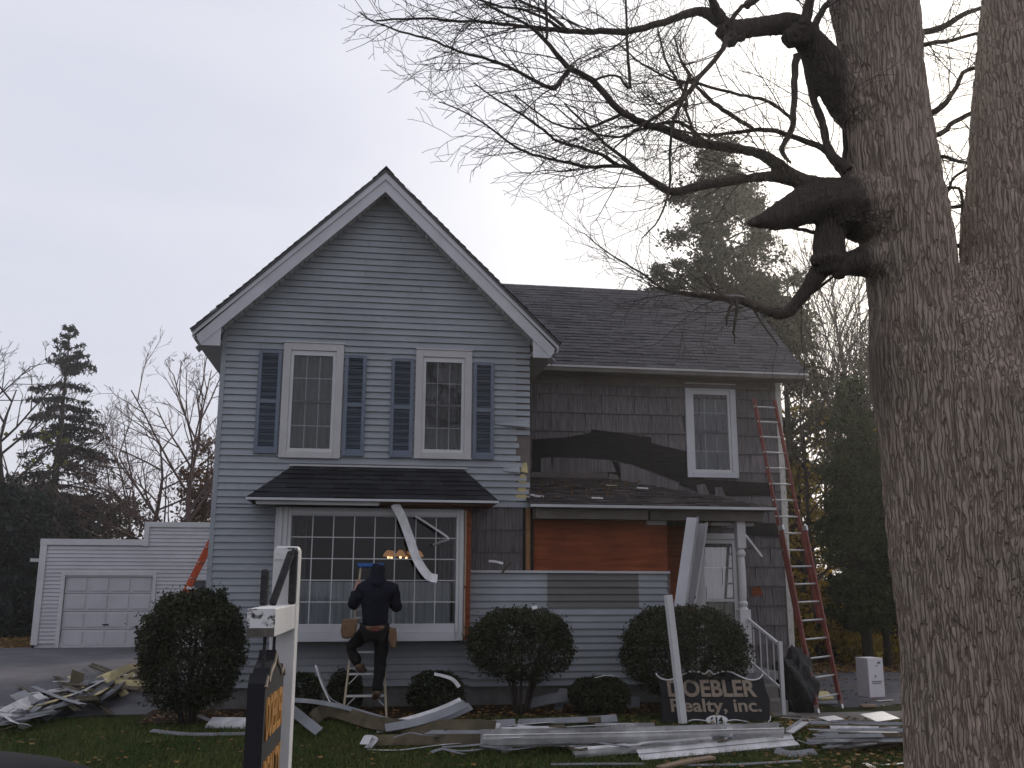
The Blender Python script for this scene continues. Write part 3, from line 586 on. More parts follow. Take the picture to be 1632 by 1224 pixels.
def limb_pts(l, y0, dy=0.0, bow=0.0):          # (px, py, width) list -> 3d points; depth runs from y0 by dy
    n = len(l); pts = []; rs = []
    for i, (x, y, w) in enumerate(l):
        t = i/(n-1); Y = y0+dy*t+bow*math.sin(math.pi*t); pts.append(P(x, y, Y)); rs.append(px_r(w, Y))
    return np.array(pts), np.array(rs)
def spline(pts, rs, k=5):
    pts = np.asarray(pts); n = len(pts); out = []; ro = []
    for i in range(n-1):
        p0, p1, p2, p3 = pts[max(i-1,0)], pts[i], pts[i+1], pts[min(i+2,n-1)]
        for j in range(k):
            t = j/k; out.append(.5*((2*p1)+(p2-p0)*t+(2*p0-5*p1+4*p2-p3)*t*t+(3*p1-p0-3*p2+p3)*t**3)); ro.append(rs[i]+(rs[i+1]-rs[i])*t)
    out.append(pts[-1]); ro.append(rs[-1]); return np.array(out), np.array(ro)
TY = 8.0
base = P(1540, 1180, TY); base[2] = 0
maple = thing('maple_tree', (base[0], TY, 0), 'huge bare maple tree with forked rough grey trunk, in front of everything', 'tree')
tb = MB()
def trunk_tube(l, z0=None, n=28, top=None):
    pts, rs = limb_pts(l, TY); 
    if z0 is not None: pts = np.vstack([[pts[0][0]+.01, TY, -.3], [pts[0][0], TY, .12], pts]); rs = np.concatenate([[rs[0]*1.35, rs[0]*1.15], rs])
    if top is not None: pts = np.vstack([pts, pts[-1]+np.array(top)]); rs = np.append(rs, rs[-1]*.55)
    pts, rs = spline(pts, rs, 6); tb.tube(pts, rs, n); return pts, rs
stemL = trunk_tube([(1525,1210,150),(1518,1050,152),(1506,900,168),(1492,760,172),(1470,600,170),(1458,480,150),(1448,400,158),(1428,300,160),(1415,200,152),(1402,100,150),(1390,0,152)], 0, top=(-.35,.3,3.2))
stemR = trunk_tube([(1560,1210,150),(1556,1050,140),(1575,900,150),(1592,760,170),(1605,600,180),(1612,480,176),(1614,400,170),(1618,300,164),(1622,200,160),(1628,100,158),(1634,0,156)], 0, top=(.4,-.3,3.0))
trunk_tube([(1540,1210,186),(1532,1050,180),(1530,900,200),(1535,760,230),(1540,640,240),(1535,540,190),(1536,470,130),(1537,428,60)], 0)
# heavy limbs fused into the trunk
HL = {
 'low': ([(1420,325,150),(1370,330,125),(1330,325,78),(1290,325,70),(1250,342,54),(1225,350,36),(1205,354,18),(1196,356,9)], 8.0, -.35),
 'knee': ([(1345,320,60),(1325,365,54),(1322,405,56),(1328,425,44)], 7.9, -.05),
 'knee2': ([(1440,385,80),(1400,410,70),(1355,420,44),(1325,420,36)], 7.95, -.1),
 'a': ([(1400,310,60),(1345,300,40),(1300,296,34),(1262,280,26),(1217,248,21),(1180,238,18),(1108,226,16),(1058,206,14),(1023,195,13),(987,175,12),(944,129,11),(904,104,9.5),(868,63,7),(835,36,5),(792,17,4),(765,-3,3)], 8.0, -1.0),
 'b': ([(1320,305,34),(1267,288,24),(1225,281,19),(1174,287,17),(1128,294,16),(1076,306,15),(1040,289,12),(1020,275,9),(984,265,7),(934,265,6),(884,255,5),(841,243,4.5),(818,232,4),(775,199,3),(732,175,2.5),(699,162,2)], 7.9, -.9),
 't': ([(1400,200,120),(1352,150,90),(1318,105,66),(1292,70,56),(1268,40,42),(1232,40,38),(1174,46,34),(1152,36,26),(1116,18,18),(1080,28,14),(1050,38,13),(1007,49,12),(957,51,11),(917,50,9),(870,46,7),(825,41,6),(772,35,5),(719,33,4.5),(659,29,4),(600,33,3)], 8.0, -.6),
 'low2': ([(1335,410,52),(1312,425,36),(1284,465,24),(1255,497,21),(1229,498,18),(1192,483,15),(1154,475,12),(1092,468,8),(1058,461,5),(1020,434,3.5),(969,403,2.5),(931,372,1.6)], 7.85, .2),
 'd3': ([(1380,310,40),(1352,276,30),(1330,254,20),(1318,232,16),(1310,194,14),(1298,163,14),(1290,125,16),(1283,90,18)], 8.0, .1),
 'stub': ([(1180,52,22),(1181,66,15),(1180,82,11)], 7.6, 0),
}
LP = {}
for k, (l, y0, dy) in HL.items():
    p, r = limb_pts(l, y0, dy); p, r = spline(p, r, 4); LP[k] = (p, r)
    heavy = r > .042
    if heavy.any():
        m = max(np.where(heavy)[0][-1]+1, 2); tb.tube(p[:m+1], r[:m+1]*1.0, 14)
rng = np.random.default_rng(5)
for (x, y, w) in ((1165,62,34),(1150,52,26),(1262,60,40),(1238,352,40),(1322,415,56),(1338,432,34),(1350,330,84),(1300,415,22),(1275,55,50)):   # burls
    c = P(x, y, 7.75); tb.tube([c+(0,0,-px_r(w,8)*.8), c, c+(0,0,px_r(w,8)*.8)], [px_r(w,8)*.5, px_r(w,8), px_r(w,8)*.5], 10)
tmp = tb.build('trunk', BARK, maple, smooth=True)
rm = tmp.modifiers.new('r', 'REMESH'); rm.mode = 'VOXEL'; rm.voxel_size = .0165
dg = bpy.context.evaluated_depsgraph_get(); ev = tmp.evaluated_get(dg); me2 = bpy.data.meshes.new_from_object(ev)
tmp.modifiers.clear(); old = tmp.data; tmp.data = me2; bpy.data.meshes.remove(old)
if not me2.materials: me2.materials.append(BARK)
nv = len(me2.vertices); co = np.empty(nv*3, np.float32); no = np.empty(nv*3, np.float32); me2.vertices.foreach_get('co', co); me2.vertices.foreach_get('normal', no)
co = co.reshape(-1,3); no = no.reshape(-1,3); ds = np.empty(nv, np.float32); nf = mnoise.noise
for i in range(nv):
    x, y, z = co[i]; q = nf((x*3, y*3, z*1.2))*.12
    a = abs(nf(((x+q)*16, (y+q)*16, z*1.9+q))); b = abs(nf((x*27+7, y*27, z*4.5))); c = nf((x*4, y*4, z*1.1))
    ds[i] = .026*min(a*2.8, 1)+.014*min(b*2.5, 1)+.022*c-.03
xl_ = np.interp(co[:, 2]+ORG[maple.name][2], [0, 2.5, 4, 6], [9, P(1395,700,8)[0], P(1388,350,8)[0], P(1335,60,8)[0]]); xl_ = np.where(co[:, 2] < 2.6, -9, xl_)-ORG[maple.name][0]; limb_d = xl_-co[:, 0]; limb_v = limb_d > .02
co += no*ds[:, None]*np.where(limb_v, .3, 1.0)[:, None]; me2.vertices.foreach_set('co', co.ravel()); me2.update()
me2.polygons.foreach_set('use_smooth', [True]*len(me2.polygons))
LIMB = M('silhouette_bark', (.035,.027,.024), .92, .35, 4, (6,6,2), col2=(.085,.066,.056), bump=.8, bscale=5, bstretch=(10,10,3), spec=.08)  # darker copy of the bark, backlit silhouette tone put into its colour
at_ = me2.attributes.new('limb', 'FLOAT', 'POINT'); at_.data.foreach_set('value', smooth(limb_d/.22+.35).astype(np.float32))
ORG[tmp.name] = ORG[maple.name]
# thinner limbs, each a part
more = {
 'a2': ([(912,108,8),(906,111,9),(887,137,8),(876,140,7.5),(848,127,6.5),(811,107,6),(772,93,5),(729,81,4.5),(686,63,4),(639,50,3.5),(593,33,2.5),(573,20,2)], 7.25, -.5),
 'b2': ([(1025,278,7),(987,248,6),(957,222,5),(930,195,4),(900,165,3)], 7.4, .3), 'b3': ([(990,265,6),(957,246,6),(891,225,5),(868,208,4.5),(828,181,4),(792,159,3),(755,132,2)], 7.3, -.4),
 't2': ([(1150,32,26),(1142,15,18),(1133,-10,14),(1128,-60,10)], 7.6, -.2), 't3': ([(1279,45,26),(1288,15,20),(1296,-20,16),(1300,-80,10)], 7.7, -.1),
 'd1': ([(1159,60,11),(1147,85,9),(1108,132,8.5),(1089,155,8),(1039,190,6),(1000,217,4),(975,240,2.5)], 7.6, -.5),
 'd2': ([(1270,88,15),(1267,110,13),(1265,155,12),(1263,201,11),(1252,225,10),(1246,240,9),(1252,252,7),(1260,260,4)], 7.7, -.05),
 'e': ([(1352,272,20),(1330,250,14),(1310,236,12),(1271,221,10),(1225,207,8.5),(1186,210,7),(1128,215,5),(1080,208,3.5),(1010,195,2.5)], 7.95, .4),
 'f': ([(1265,192,6),(1240,172,6),(1217,159,6),(1178,151,5),(1116,134,5),(1070,126,4.5),(1023,101,3),(985,70,2.5)], 8.1, .4),
 'g': ([(1100,118,7),(1085,165,6.5),(1074,190,6),(1068,232,5),(1066,302,4),(1050,349,3),(1023,380,2)], 7.5, -.2),
 'h': ([(1200,205,7),(1160,180,8),(1130,158,7),(1105,130,5),(1085,95,4),(1075,60,3)], 8.0, .3), 'i': ([(945,128,5),(980,120,4),(1005,140,6),(1000,80,5),(998,20,4),(995,-20,3)], 7.3, .2),
 'j': ([(870,64,5),(872,40,5),(870,10,5),(872,-20,4)], 7.0, .1), 'k': ([(1110,225,6),(1095,180,5),(1092,150,5),(1060,95,4),(1048,40,3)], 7.6, .6),
 's1': ([(1176,478,7),(1172,505,6),(1170,530,4),(1171,548,2)], 7.9, 0), 's2': ([(1168,476,6),(1160,500,5),(1158,520,2)], 7.95, -.1), 's3': ([(1195,483,5),(1215,515,3.5),(1240,550,2)], 7.9, .1),
 's4': ([(1290,470,5),(1330,440,4),(1250,500,4)], 7.9, .1), 'n1': ([(1260,362,7),(1280,366,6),(1302,372,8)], 7.9, .1), 'a4': ([(1002,178,7),(950,200,5),(915,205,4),(870,190,3),(820,150,2.5)], 7.5, .6),
 'a5': ([(1130,232,7),(1085,196,6),(1040,200,5),(985,218,4),(930,205,3),(880,165,2)], 7.7, .5),'t4': ([(905,48,7),(885,30,6),(860,15,5),(815,-5,4)], 7.4, .2),'t5': ([(900,50,6),(850,20,5),(800,10,4),(730,-8,3)], 7.4, -.4),
 'r1': ([(1500,45,12),(1540,20,9),(1580,10,7)], 8.9, .3), 'r2': ([(1478,70,9),(1530,60,7),(1570,50,6)], 8.7, .2), 'r3': ([(1490,178,12),(1520,145,9),(1535,115,8),(1560,108,7)], 8.6, .3), 'r4': ([(1496,214,10),(1520,195,9),(1560,175,8)], 8.7, .2),
 'r5': ([(1500,250,7),(1530,258,6),(1570,262,6)], 8.8, .2), 'r6': ([(1520,330,7),(1545,325,6)], 8.5, .1), 'r7': ([(1522,392,9),(1550,394,9)], 8.3, .1), 'r8': ([(1505,310,6),(1520,285,5),(1550,262,5)], 8.6, .1), 'r9':([(1528,300,6),(1533,360,6),(1534,410,5)],8.4,0),
 'q1': ([(1345,262,9),(1347,225,9),(1338,160,8),(1325,128,6)], 8.05, .1), 'q2': ([(1310,75,12),(1300,40,14),(1320,5,10)], 7.9, .2), 'u1': ([(1190,10,12),(1215,-10,10),(1240,-40,8)], 7.7, .1),'u2': ([(1160,40,10),(1178,15,8),(1195,0,7),(1215,-20,6)], 7.7, .3),
}
for k, (l, y0, dy) in more.items():
    if k[0] == 'r': l = [(l[0][0]-60, l[0][1]+10, l[0][2]+1)]+l
    p, r = limb_pts(l, y0, dy); LP[k] = spline(p, r, 4)
for k, (p, r) in LP.items():
    s0 = 0
    if k in HL:
        heavy = np.where(r > .042)[0]; s0 = max(heavy[-1]-1, 0) if len(heavy) else 0
    if k == 'stub' or len(p)-s0 < 3: continue
    jit = rng.normal(0, 1, (len(p)-s0, 3))*np.minimum(r[s0:], .012)[:, None]*.35
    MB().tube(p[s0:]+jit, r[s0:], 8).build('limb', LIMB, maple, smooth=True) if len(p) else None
# twigs: grown from the limbs by recursion, all one part
class Twigs:
    def __init__(s, seed): s.r = random.Random(seed); s.V = []; s.F = []; s.n = 0
    def seg(s, pts, r0, r1):
        k = len(pts); pts = np.array(pts); d = pts[-1]-pts[0]; d = d/(np.linalg.norm(d)+1e-9)
        u = np.cross(d, (.3,.9,.31)); u /= np.linalg.norm(u)+1e-9; w = np.cross(d, u)
        for i in range(k):
            r = r0+(r1-r0)*i/(k-1)
            for c, sn in ((1,0),(-.5,.866),(-.5,-.866)): s.V.append(pts[i]+r*(c*u+sn*w))
        for i in range(k-1):
            for j in range(3): s.F.append((s.n+i*3+j, s.n+i*3+(j+1)%3, s.n+(i+1)*3+(j+1)%3, s.n+(i+1)*3+j))
        s.n += 3*k
    def rv(s):
        while 1:
            v = np.array([s.r.uniform(-1,1) for _ in range(3)]); n = np.linalg.norm(v)
            if .2 < n < 1: return v/n
    def grow(s, p, d, L, r, lvl, trop, wig, step, kids, minr, ang=(.5,1.0), shrink=(.35,.65)):
        k = max(3, min(9, int(L/step))); pts = [p]; q = p.copy(); d = d/np.linalg.norm(d); tip = np.array(trop); ch = []
        for i in range(k):
            d = d+s.rv()*wig+tip*(i/k)/k*2; d /= np.linalg.norm(d); q = q+d*L/k; pts.append(q.copy())
            if lvl > 0 and i > 0:
                for _ in range(kids[lvl] if isinstance(kids, (list, tuple)) else kids):
                    if s.r.random() < .8: ch.append((q.copy(), d.copy(), 1-i/(k+1)))
        s.seg(pts, r, max(r*.45, minr))
        for q, d0, t in ch:
            ax = s.rv(); pr = np.cross(d0, ax); pr /= np.linalg.norm(pr)+1e-9; a = s.r.uniform(*ang); nd = d0*math.cos(a)+pr*math.sin(a)
            s.grow(q, nd, L*s.r.uniform(*shrink)*(.5+.5*t), max(r*(.4+.2*t), minr), lvl-1, trop, wig, step, kids, minr, ang, shrink)
    def build(s, name, mat, parent): return npmesh(name, np.array(s.V), np.array(s.F), mat, parent)
tw = Twigs(11)
for k, (p, r) in LP.items():
    if k in ('low','knee','knee2','stub','d2','s1','s2','n1','s4'): continue
    ln = np.linalg.norm(np.diff(p, axis=0), axis=1); gap = .11 if k in ('a','b','t','a2','b2','b3','low2','d1') else .15; acc = 0
    for i in range(1, len(p)):
        acc += ln[i-1]
        if r[i] > .075: acc = 0; continue
        while acc > gap:
            acc -= gap*tw.r.uniform(.6, 1.4); d = p[i]-p[i-1]; d /= np.linalg.norm(d); ax = tw.rv(); pr = np.cross(d, ax); pr /= np.linalg.norm(pr); a = tw.r.uniform(.4, 1.0)
            nd = d*math.cos(a)+pr*math.sin(a); nd[1] *= .8
            tw.grow(p[i], nd, tw.r.uniform(.35, 1.0) if r[i] > .012 else tw.r.uniform(.25, .6), min(max(r[i]*.45, .0034), .007), 2, (-.1, 0, .25 if tw.r.random() < .7 else -.3), .16, .08, [0,1,1,1], .0021)
tw.build('crown', TWIGM, maple)

# ------------------------------------------------------------------ foliage helpers
def leaf_quads(c, size, rng, asp=.5, droop=0, nrm=None):         # c (n,3); rhombic leaf per centre
    n = len(c); d = rng.normal(size=(n,3)); d[:, 2] -= droop; d /= np.linalg.norm(d, axis=1)[:, None]
    e = rng.normal(size=(n,3)); e -= d*(d*e).sum(1)[:, None]; e /= np.linalg.norm(e, axis=1)[:, None]
    s = size*(.6+.8*rng.random((n,1)))
    V = np.stack([c-d*s*.5, c+e*s*asp*.5, c+d*s*.5, c-e*s*asp*.5], 1).reshape(-1,3)
    return V, np.arange(4*n).reshape(n,4)
def join(parts):
    V = []; F = []; o = 0
    for v, f in parts: V.append(v); F.append(f+o); o += len(v)
    return np.concatenate(V), np.concatenate(F)
YEW = M('yew_needles', (.02,.032,.015), .7, .4, 2.5, col2=(.05,.05,.024), island=.6, spec=.2, trans=.12)
CEDAR = M('cedar_foliage', (.05,.056,.036), .8, .35, 1.2, island=.5, spec=.15, trans=.12)
SPRU = M('spruce_needles', (.022,.028,.026), .8, .35, .6, island=.5, spec=.1, trans=.05)
ARBO = M('arborvitae_foliage', (.038,.054,.018), .8, .4, 1.2, island=.5, spec=.15, trans=.15)
PINE = M('pine_needles', (.075,.07,.034), .8, .4, 1, island=.5, spec=.1, trans=.15)
GOLD = M('golden_leaves', (.55,.32,.04), .7, .4, .8, col2=(.34,.27,.05), island=.5, trans=.6)
RUST = M('rusty_leaves', (.10,.05,.028), .8, .4, 1, island=.5, trans=.3)
GRNL = M('late_green_leaves', (.13,.14,.03), .7, .4, 1, island=.5, trans=.4)
BTWIG = M('background_twigs', (.055,.045,.042), .9, .25, 2, spec=.1)
BTWIG2 = M('reddish_twigs', (.095,.062,.058), .9, .25, 2, spec=.1)
DTRUNK = M('dark_bark', (.045,.038,.033), .9, .4, 4, (5,5,1), bump=.6, bscale=12, bstretch=(6,6,1), spec=.1)

def yew(px0, px1, py0, Y, label, seed, n, hb=None, stems=True, leaf=.05, flat=1.0):
    rng = np.random.default_rng(seed); a = P(px0, py0, Y); b = P(px1, py0, Y); cx = (a[0]+b[0])/2; R = (b[0]-a[0])/2; zt = a[2]; g = float(gz(cx, Y)); bot = g+(.3 if stems else .0)
    if hb is not None: bot = g+hb
    t = thing('yew_bush', (cx, Y, g), label, 'bush', 'clipped yew bushes in front of the house')
    cz = (zt+bot)/2; H = (zt-bot)/2
    d = rng.normal(size=(n,3)); d /= np.linalg.norm(d, axis=1)[:, None]
    rr = (.62+.38*rng.random(n)**.45)
    lump = np.array([.10*nf((q[0]*2.3+seed, q[1]*2.3, q[2]*2.3))+.08*nf((q[0]*6, q[1]*6+seed, q[2]*6))+.05*nf((q[0]*13, q[1]*13+seed, q[2]*13)) for q in d])
    rr = rr*(.97+lump)*(1+.06*np.abs(rng.normal(size=n))*(rng.random(n) < .12))
    low = d[:, 2] < -.2; keep = ~(low & (rng.random(n) < .55)) if stems else np.ones(n, bool)
    pk = np.sign(d)*np.abs(d)**.85
    c = np.array([cx, Y, cz])+pk*rr[:, None]*np.array([R, R*.92, H*flat])
    hole = np.array([nf((q[0]*4.5, q[1]*4.5+seed, q[2]*4.5)) for q in c]); keep &= ~((hole > .16) & (rr > .8) & (rng.random(n) < .75)); c = c[keep]
    npmesh('foliage', *leaf_quads(c, leaf, rng, .42), YEW, t)
    mb = MB(); r2 = random.Random(seed)
    for i in range(9 if stems else 4):
        a0 = r2.uniform(0, 6.28); q0 = np.array([cx+.1*R*math.cos(a0), Y+.1*R*math.sin(a0), g-.03]); q1 = np.array([cx+.35*R*math.cos(a0), Y+.35*R*math.sin(a0), g+(zt-g)*.4]); q2 = np.array([cx+.65*R*math.cos(a0), Y+.65*R*math.sin(a0), g+(zt-g)*.7])
        mb.tube(spline([q0,q1,q2],[.028,.02,.008],3)[0], np.linspace(.028,.007,7), 6)
    mb.build('stem', DTRUNK, t, smooth=True)
    return t
yew(227, 398, 936, 13.0, 'largest dark round yew bush, at the garage end of the house', 1, 42000, hb=.12)
yew(744, 913, 968, 13.35, 'round yew bush with bare stems showing, in front of the blue grey half wall', 2, 26000, hb=.42)
yew(990, 1186, 963, 13.3, 'round yew bush behind the black lettered board sign', 3, 36000, hb=.15)
yew(905, 1003, 1078, 13.25, 'low dark yew bush between the stemmed bush and the lettered board', 4, 9000, stems=False)
yew(648, 742, 1070, 13.6, 'low dark yew bush under the torn end of the picture window', 5, 7000, stems=False)
yew(523, 580, 1066, 13.65, 'low dark yew bush just behind the wooden stepladder', 6, 5000, stems=False)
yew(448, 514, 1070, 13.6, 'low dark yew bush under the picture window, beside the white sign post', 7, 5000, stems=False)

# ------------------------------------------------------------------ background trees
def bare_tree(px, ptop, Y, label, seed, spread=.9, lvl=4, mat=BTWIG, up=.35, nmain=9, r=.16, group=None, hb=.2, leaves=None, wig=.075, z0=None, minr=.008, lean=0, bark=None):
    top = P(px, ptop, Y); g = float(gz(top[0], Y)); h = top[2]-g; b = np.array([top[0], Y, g])
    t = thing('bare_tree', b, label, 'tree', group); rr = random.Random(seed)
    k = 9; pts = [b+np.array([lean*h*(i/k)**1.3+.02*h*math.sin(i*1.3+seed)*i/k, .02*h*math.sin(i*.9+seed*2), h*.92*i/k]) for i in range(k+1)]
    MB().tube(pts, np.linspace(r, r*.12, k+1), 8).build('trunk', bark or mat, t, smooth=True)
    T = Twigs(seed); zs = []
    for i in range(nmain):
        f = hb+(1-hb)*(i+rr.random()*.7)/nmain; j = min(int(f*k), k-1); fr = f*k-j; q = np.array(pts[j])*(1-fr)+np.array(pts[j+1])*fr
        a = rr.uniform(0, 6.28) if i % 2 else (0 if rr.random() < .5 else math.pi)+rr.uniform(-.6,.6); d = np.array([math.cos(a)*spread, math.sin(a)*spread, up+.35*f])
        T.grow(q, d, h*(.66-.42*f)*rr.uniform(.75, 1.15), r*(.5-.3*f), lvl, (0,0,.16), wig, h*.042, [0,2,2,1,1], minr, (.35,.85), (.42,.72))
    T.build('crown', mat, t)
    if leaves:
        m_, n, sz = leaves; V = np.array(T.V); rg = np.random.default_rng(seed); c = V[rg.integers(0, len(V), n)]; c = c[c[:, 2] < g+h*.75]+rg.normal(0, .1, (1,3)); npmesh('leaves', *leaf_quads(c, sz, rg, .7), m_, t)
    return t
def spruce(px, ptop, Y, label, seed, width, mat=SPRU, n_w=26, leaf=.2, dens=70, name='spruce_tree', droop=.55, zmin=.06, group=None, sparse=.0):
    top = P(px, ptop, Y); g = float(gz(top[0], Y)); h = top[2]-g; b = np.array([top[0], Y, g]); t = thing(name, b, label, 'tree', group); rg = np.random.default_rng(seed)
    MB().tube([b, b+(0,0,h*.5), b+(0,0,h)], [h*.018, h*.011, .012], 8).build('trunk', DTRUNK, t, smooth=True)
    parts = []; mb = MB()
    for w in range(n_w):
        f = zmin+(1-zmin)*(w+rg.random()*.8)/n_w
        L0 = width*(1-f)**.85+.12
        for j in range(rg.integers(5, 9)):
            if rg.random() < sparse: continue
            a = rg.random()*6.28; L_ = L0*rg.uniform(.65, 1.12); k = 7; u = np.array([math.cos(a), math.sin(a), 0])
            up_ = .55 if f > .8 else .12
            pts = np.array([b+np.array([0,0,f*h])+u*L_*s+np.array([0,0,L_*(up_*s-droop*s*s*(1.35-.75*s)*(1 if f < .85 else .2))]) for s in np.linspace(0, 1, k)])
            mb.tube(pts, np.linspace(.03*L_**.5+.008, .006, k), 4, cap=False)
            m = int(dens*L_)+6; s = rg.random(m)**.75*(k-1); i = np.minimum(s.astype(int), k-2); fr = (s-i)[:, None]
            c = pts[i]*(1-fr)+pts[i+1]*fr; wd = (.05+.085*L_)*(.4+np.sin(np.clip(s/(k-1),0,1)*math.pi*.9))[:, None]
            c = c+rg.normal(size=(m,3))*wd*np.array([.55,.55,.3])-np.array([0,0,.5])*wd*rg.random((m,1)); parts.append(leaf_quads(c, leaf, rg, .3, droop=.9))
    mb.build('branches', DTRUNK, t); npmesh('needles', *join(parts), mat, t); return t
def clump_tree(px, ptop, Y, label, seed, prof, mat, name, nclump, nleaf, leaf, csize, pbase=None, asp=.45, group=None, cat='tree', droop=.2, bottom=None):
    """irregular crown of many small leaf clumps inside a radius profile [(height fraction, radius), ...]"""
    top = P(px, ptop, Y); g = float(gz(top[0], Y)); h = top[2]-g; b = np.array([top[0], Y, g]); t = thing(name, b, label, cat, group); rg = np.random.default_rng(seed)
    fs, rs = zip(*prof); f = rg.uniform(fs[0], fs[-1], nclump*3); rad_ = np.interp(f, fs, rs); f = f[rg.random(len(f)) < rad_/max(rs)+.12][:nclump]; rad_ = np.interp(f, fs, rs)
    a = rg.random(len(f))*6.283; q = rad_*np.sqrt(rg.uniform(.25, 1, len(f)))*(1+.18*rg.normal(size=len(f)))
    C = b+np.stack([q*np.cos(a), q*np.sin(a), f*h], 1); cs = csize*(.5+rg.random(len(f)))
    idx = rg.integers(0, len(f), nleaf); c = C[idx]+rg.normal(size=(nleaf,3))*cs[idx][:, None]*np.array([.6,.6,.42])
    MB().tube([b, b+(0,0,h*.5), b+(0,0,h*.92)], [h*.02, h*.013, .015], 8).build('trunk', DTRUNK, t, smooth=True)
    mb = MB()
    for i in range(0, len(f), max(1, len(f)//70)): z = max(fs[0]*h*.9, f[i]*h-q[i]*.45); mb.tube([b+(0,0,z), (b+(0,0,z))*.5+C[i]*.5+(0,0,.05*h*.1), C[i]], [.035,.022,.008], 4, cap=False)
    mb.build('branches', DTRUNK, t); npmesh('foliage', *leaf_quads(c, leaf, rg, asp, droop=droop), mat, t); return t

spruce(113, 517, 40, 'tall dark spruce with drooping boughs, beyond the garage', 3, 4.3, n_w=29, leaf=.22, dens=62, sparse=.08, droop=.5)
bare_tree(22, 590, 38, 'bare tree with a few green leaves, outside of the tall spruce by the photo edge', 21, leaves=(GRNL, 1500, .2), nmain=10, up=.6, r=.2, minr=.007)
bare_tree(-40, 585, 37, 'bare leaning tree cut off by the photo edge beside the spruce', 22, nmain=9, up=.6, r=.2, minr=.007)
bare_tree(318, 598, 34, 'bare reddish-twigged tree close beside the house, behind the garage', 23, nmain=14, up=.8, spread=.7, mat=BTWIG2, r=.16, minr=.006)
bare_tree(262, 672, 37, 'lower bare spreading tree between the spruce and the house', 24, nmain=13, up=.3, spread=1.1, mat=BTWIG2, r=.16, minr=.006)
bare_tree(215, 735, 39, 'small reddish bare tree just behind the stepped garage parapet', 27, nmain=12, up=.5, spread=1.1, mat=BTWIG2, r=.12, minr=.006)
clump_tree(335, 690, 36, 'dark rusty evergreen half hidden behind the house corner', 25, [(.1,1.2),(.35,1.5),(.7,.9),(1,.15)], RUST, 'evergreen_tree', 70, 9000, .16, .45)
clump_tree(10, 770, 34, 'dark hedge evergreen filling the photo edge beside the garage', 26, [(.0,2.2),(.4,2.4),(.8,1.5),(1,.4)], SPRU, 'evergreen_tree', 120, 15000, .2, .5)
clump_tree(-70, 740, 35, 'dark broad evergreen at the photo edge, outside of the dark hedge evergreen', 28, [(.0,2.2),(.4,2.4),(.8,1.5),(1,.4)], SPRU, 'evergreen_tree', 120, 12000, .2, .5)
clump_tree(40, 765, 43, 'rusty brown shrub tree below the bare tree with green leaves', 30, [(.0,2.6),(.5,2.8),(.85,1.5),(1,.4)], RUST, 'shrub_tree', 110, 12000, .2, .5)
clump_tree(170, 800, 40, 'dull green shrub tree behind the lower part of the garage parapet', 29, [(.0,2.6),(.5,2.6),(.85,1.9),(1,.9)], PINE, 'shrub_tree', 110, 9000, .2, .5)
clump_tree(85, 800, 36, 'dark evergreen shrub at the foot of the tall spruce', 31, [(.0,1.8),(.5,1.8),(.85,1.2),(1,.5)], SPRU, 'evergreen_tree', 90, 12000, .2, .45)
# behind the wing
clump_tree(1140, 222, 24, 'dark cedar tree rising behind the wing roof', 40, [(.56,2.3),(.6,2.2),(.65,1.75),(.75,1.55),(.85,1.1),(.93,.8),(1,.25)], CEDAR, 'cedar_tree', 135, 42000, .125, .32)
clump_tree(1245, 480, 25, 'olive pine tree at the end of the wing roof, below the cedar', 41, [(.45,1.2),(.6,1.3),(.8,1.0),(1,.3)], PINE, 'pine_tree', 60, 9000, .16, .36)
clump_tree(1395, 525, 30, 'olive pine tree half hidden by the maple trunk', 42, [(.45,1.3),(.6,1.3),(.8,.9),(1,.2)], PINE, 'pine_tree', 70, 8000, .18, .4)
bare_tree(1322, 425, 27, 'bare upright tree between the cedar and the maple trunk', 43, nmain=16, up=1.3, spread=.6, r=.13, minr=.006, bark=DTRUNK, hb=.2)
bare_tree(1296, 440, 29, 'slender bare tree just left of the upright bare tree by the maple trunk', 44, nmain=14, up=1.2, spread=.6, r=.1, minr=.006, bark=DTRUNK, hb=.2)
bare_tree(1372, 470, 32, 'bare tree beside the olive pine and the maple trunk', 45, nmain=14, up=1.1, spread=.7, r=.12, minr=.009, bark=DTRUNK, hb=.3)
bare_tree(1270, 520, 23, 'thin bare tree growing just past the wing corner board', 46, nmain=16, up=.7, spread=.8, r=.08, minr=.007, bark=DTRUNK, hb=.2, leaves=(GOLD, 500, .11))
clump_tree(1352, 602, 21, 'tall narrow dark green arborvitae behind the white carton', 47, [(.14,.5),(.2,.74),(.35,.8),(.6,.6),(.85,.33),(.95,.18),(1,.07)], ARBO, 'arborvitae', 260, 90000, .085, .17, droop=.0)
clump_tree(1392, 745, 21.5, 'shorter wide arborvitae beside the maple trunk', 48, [(.25,.5),(.4,.6),(.7,.4),(1,.12)], ARBO, 'arborvitae', 80, 20000, .085, .22)
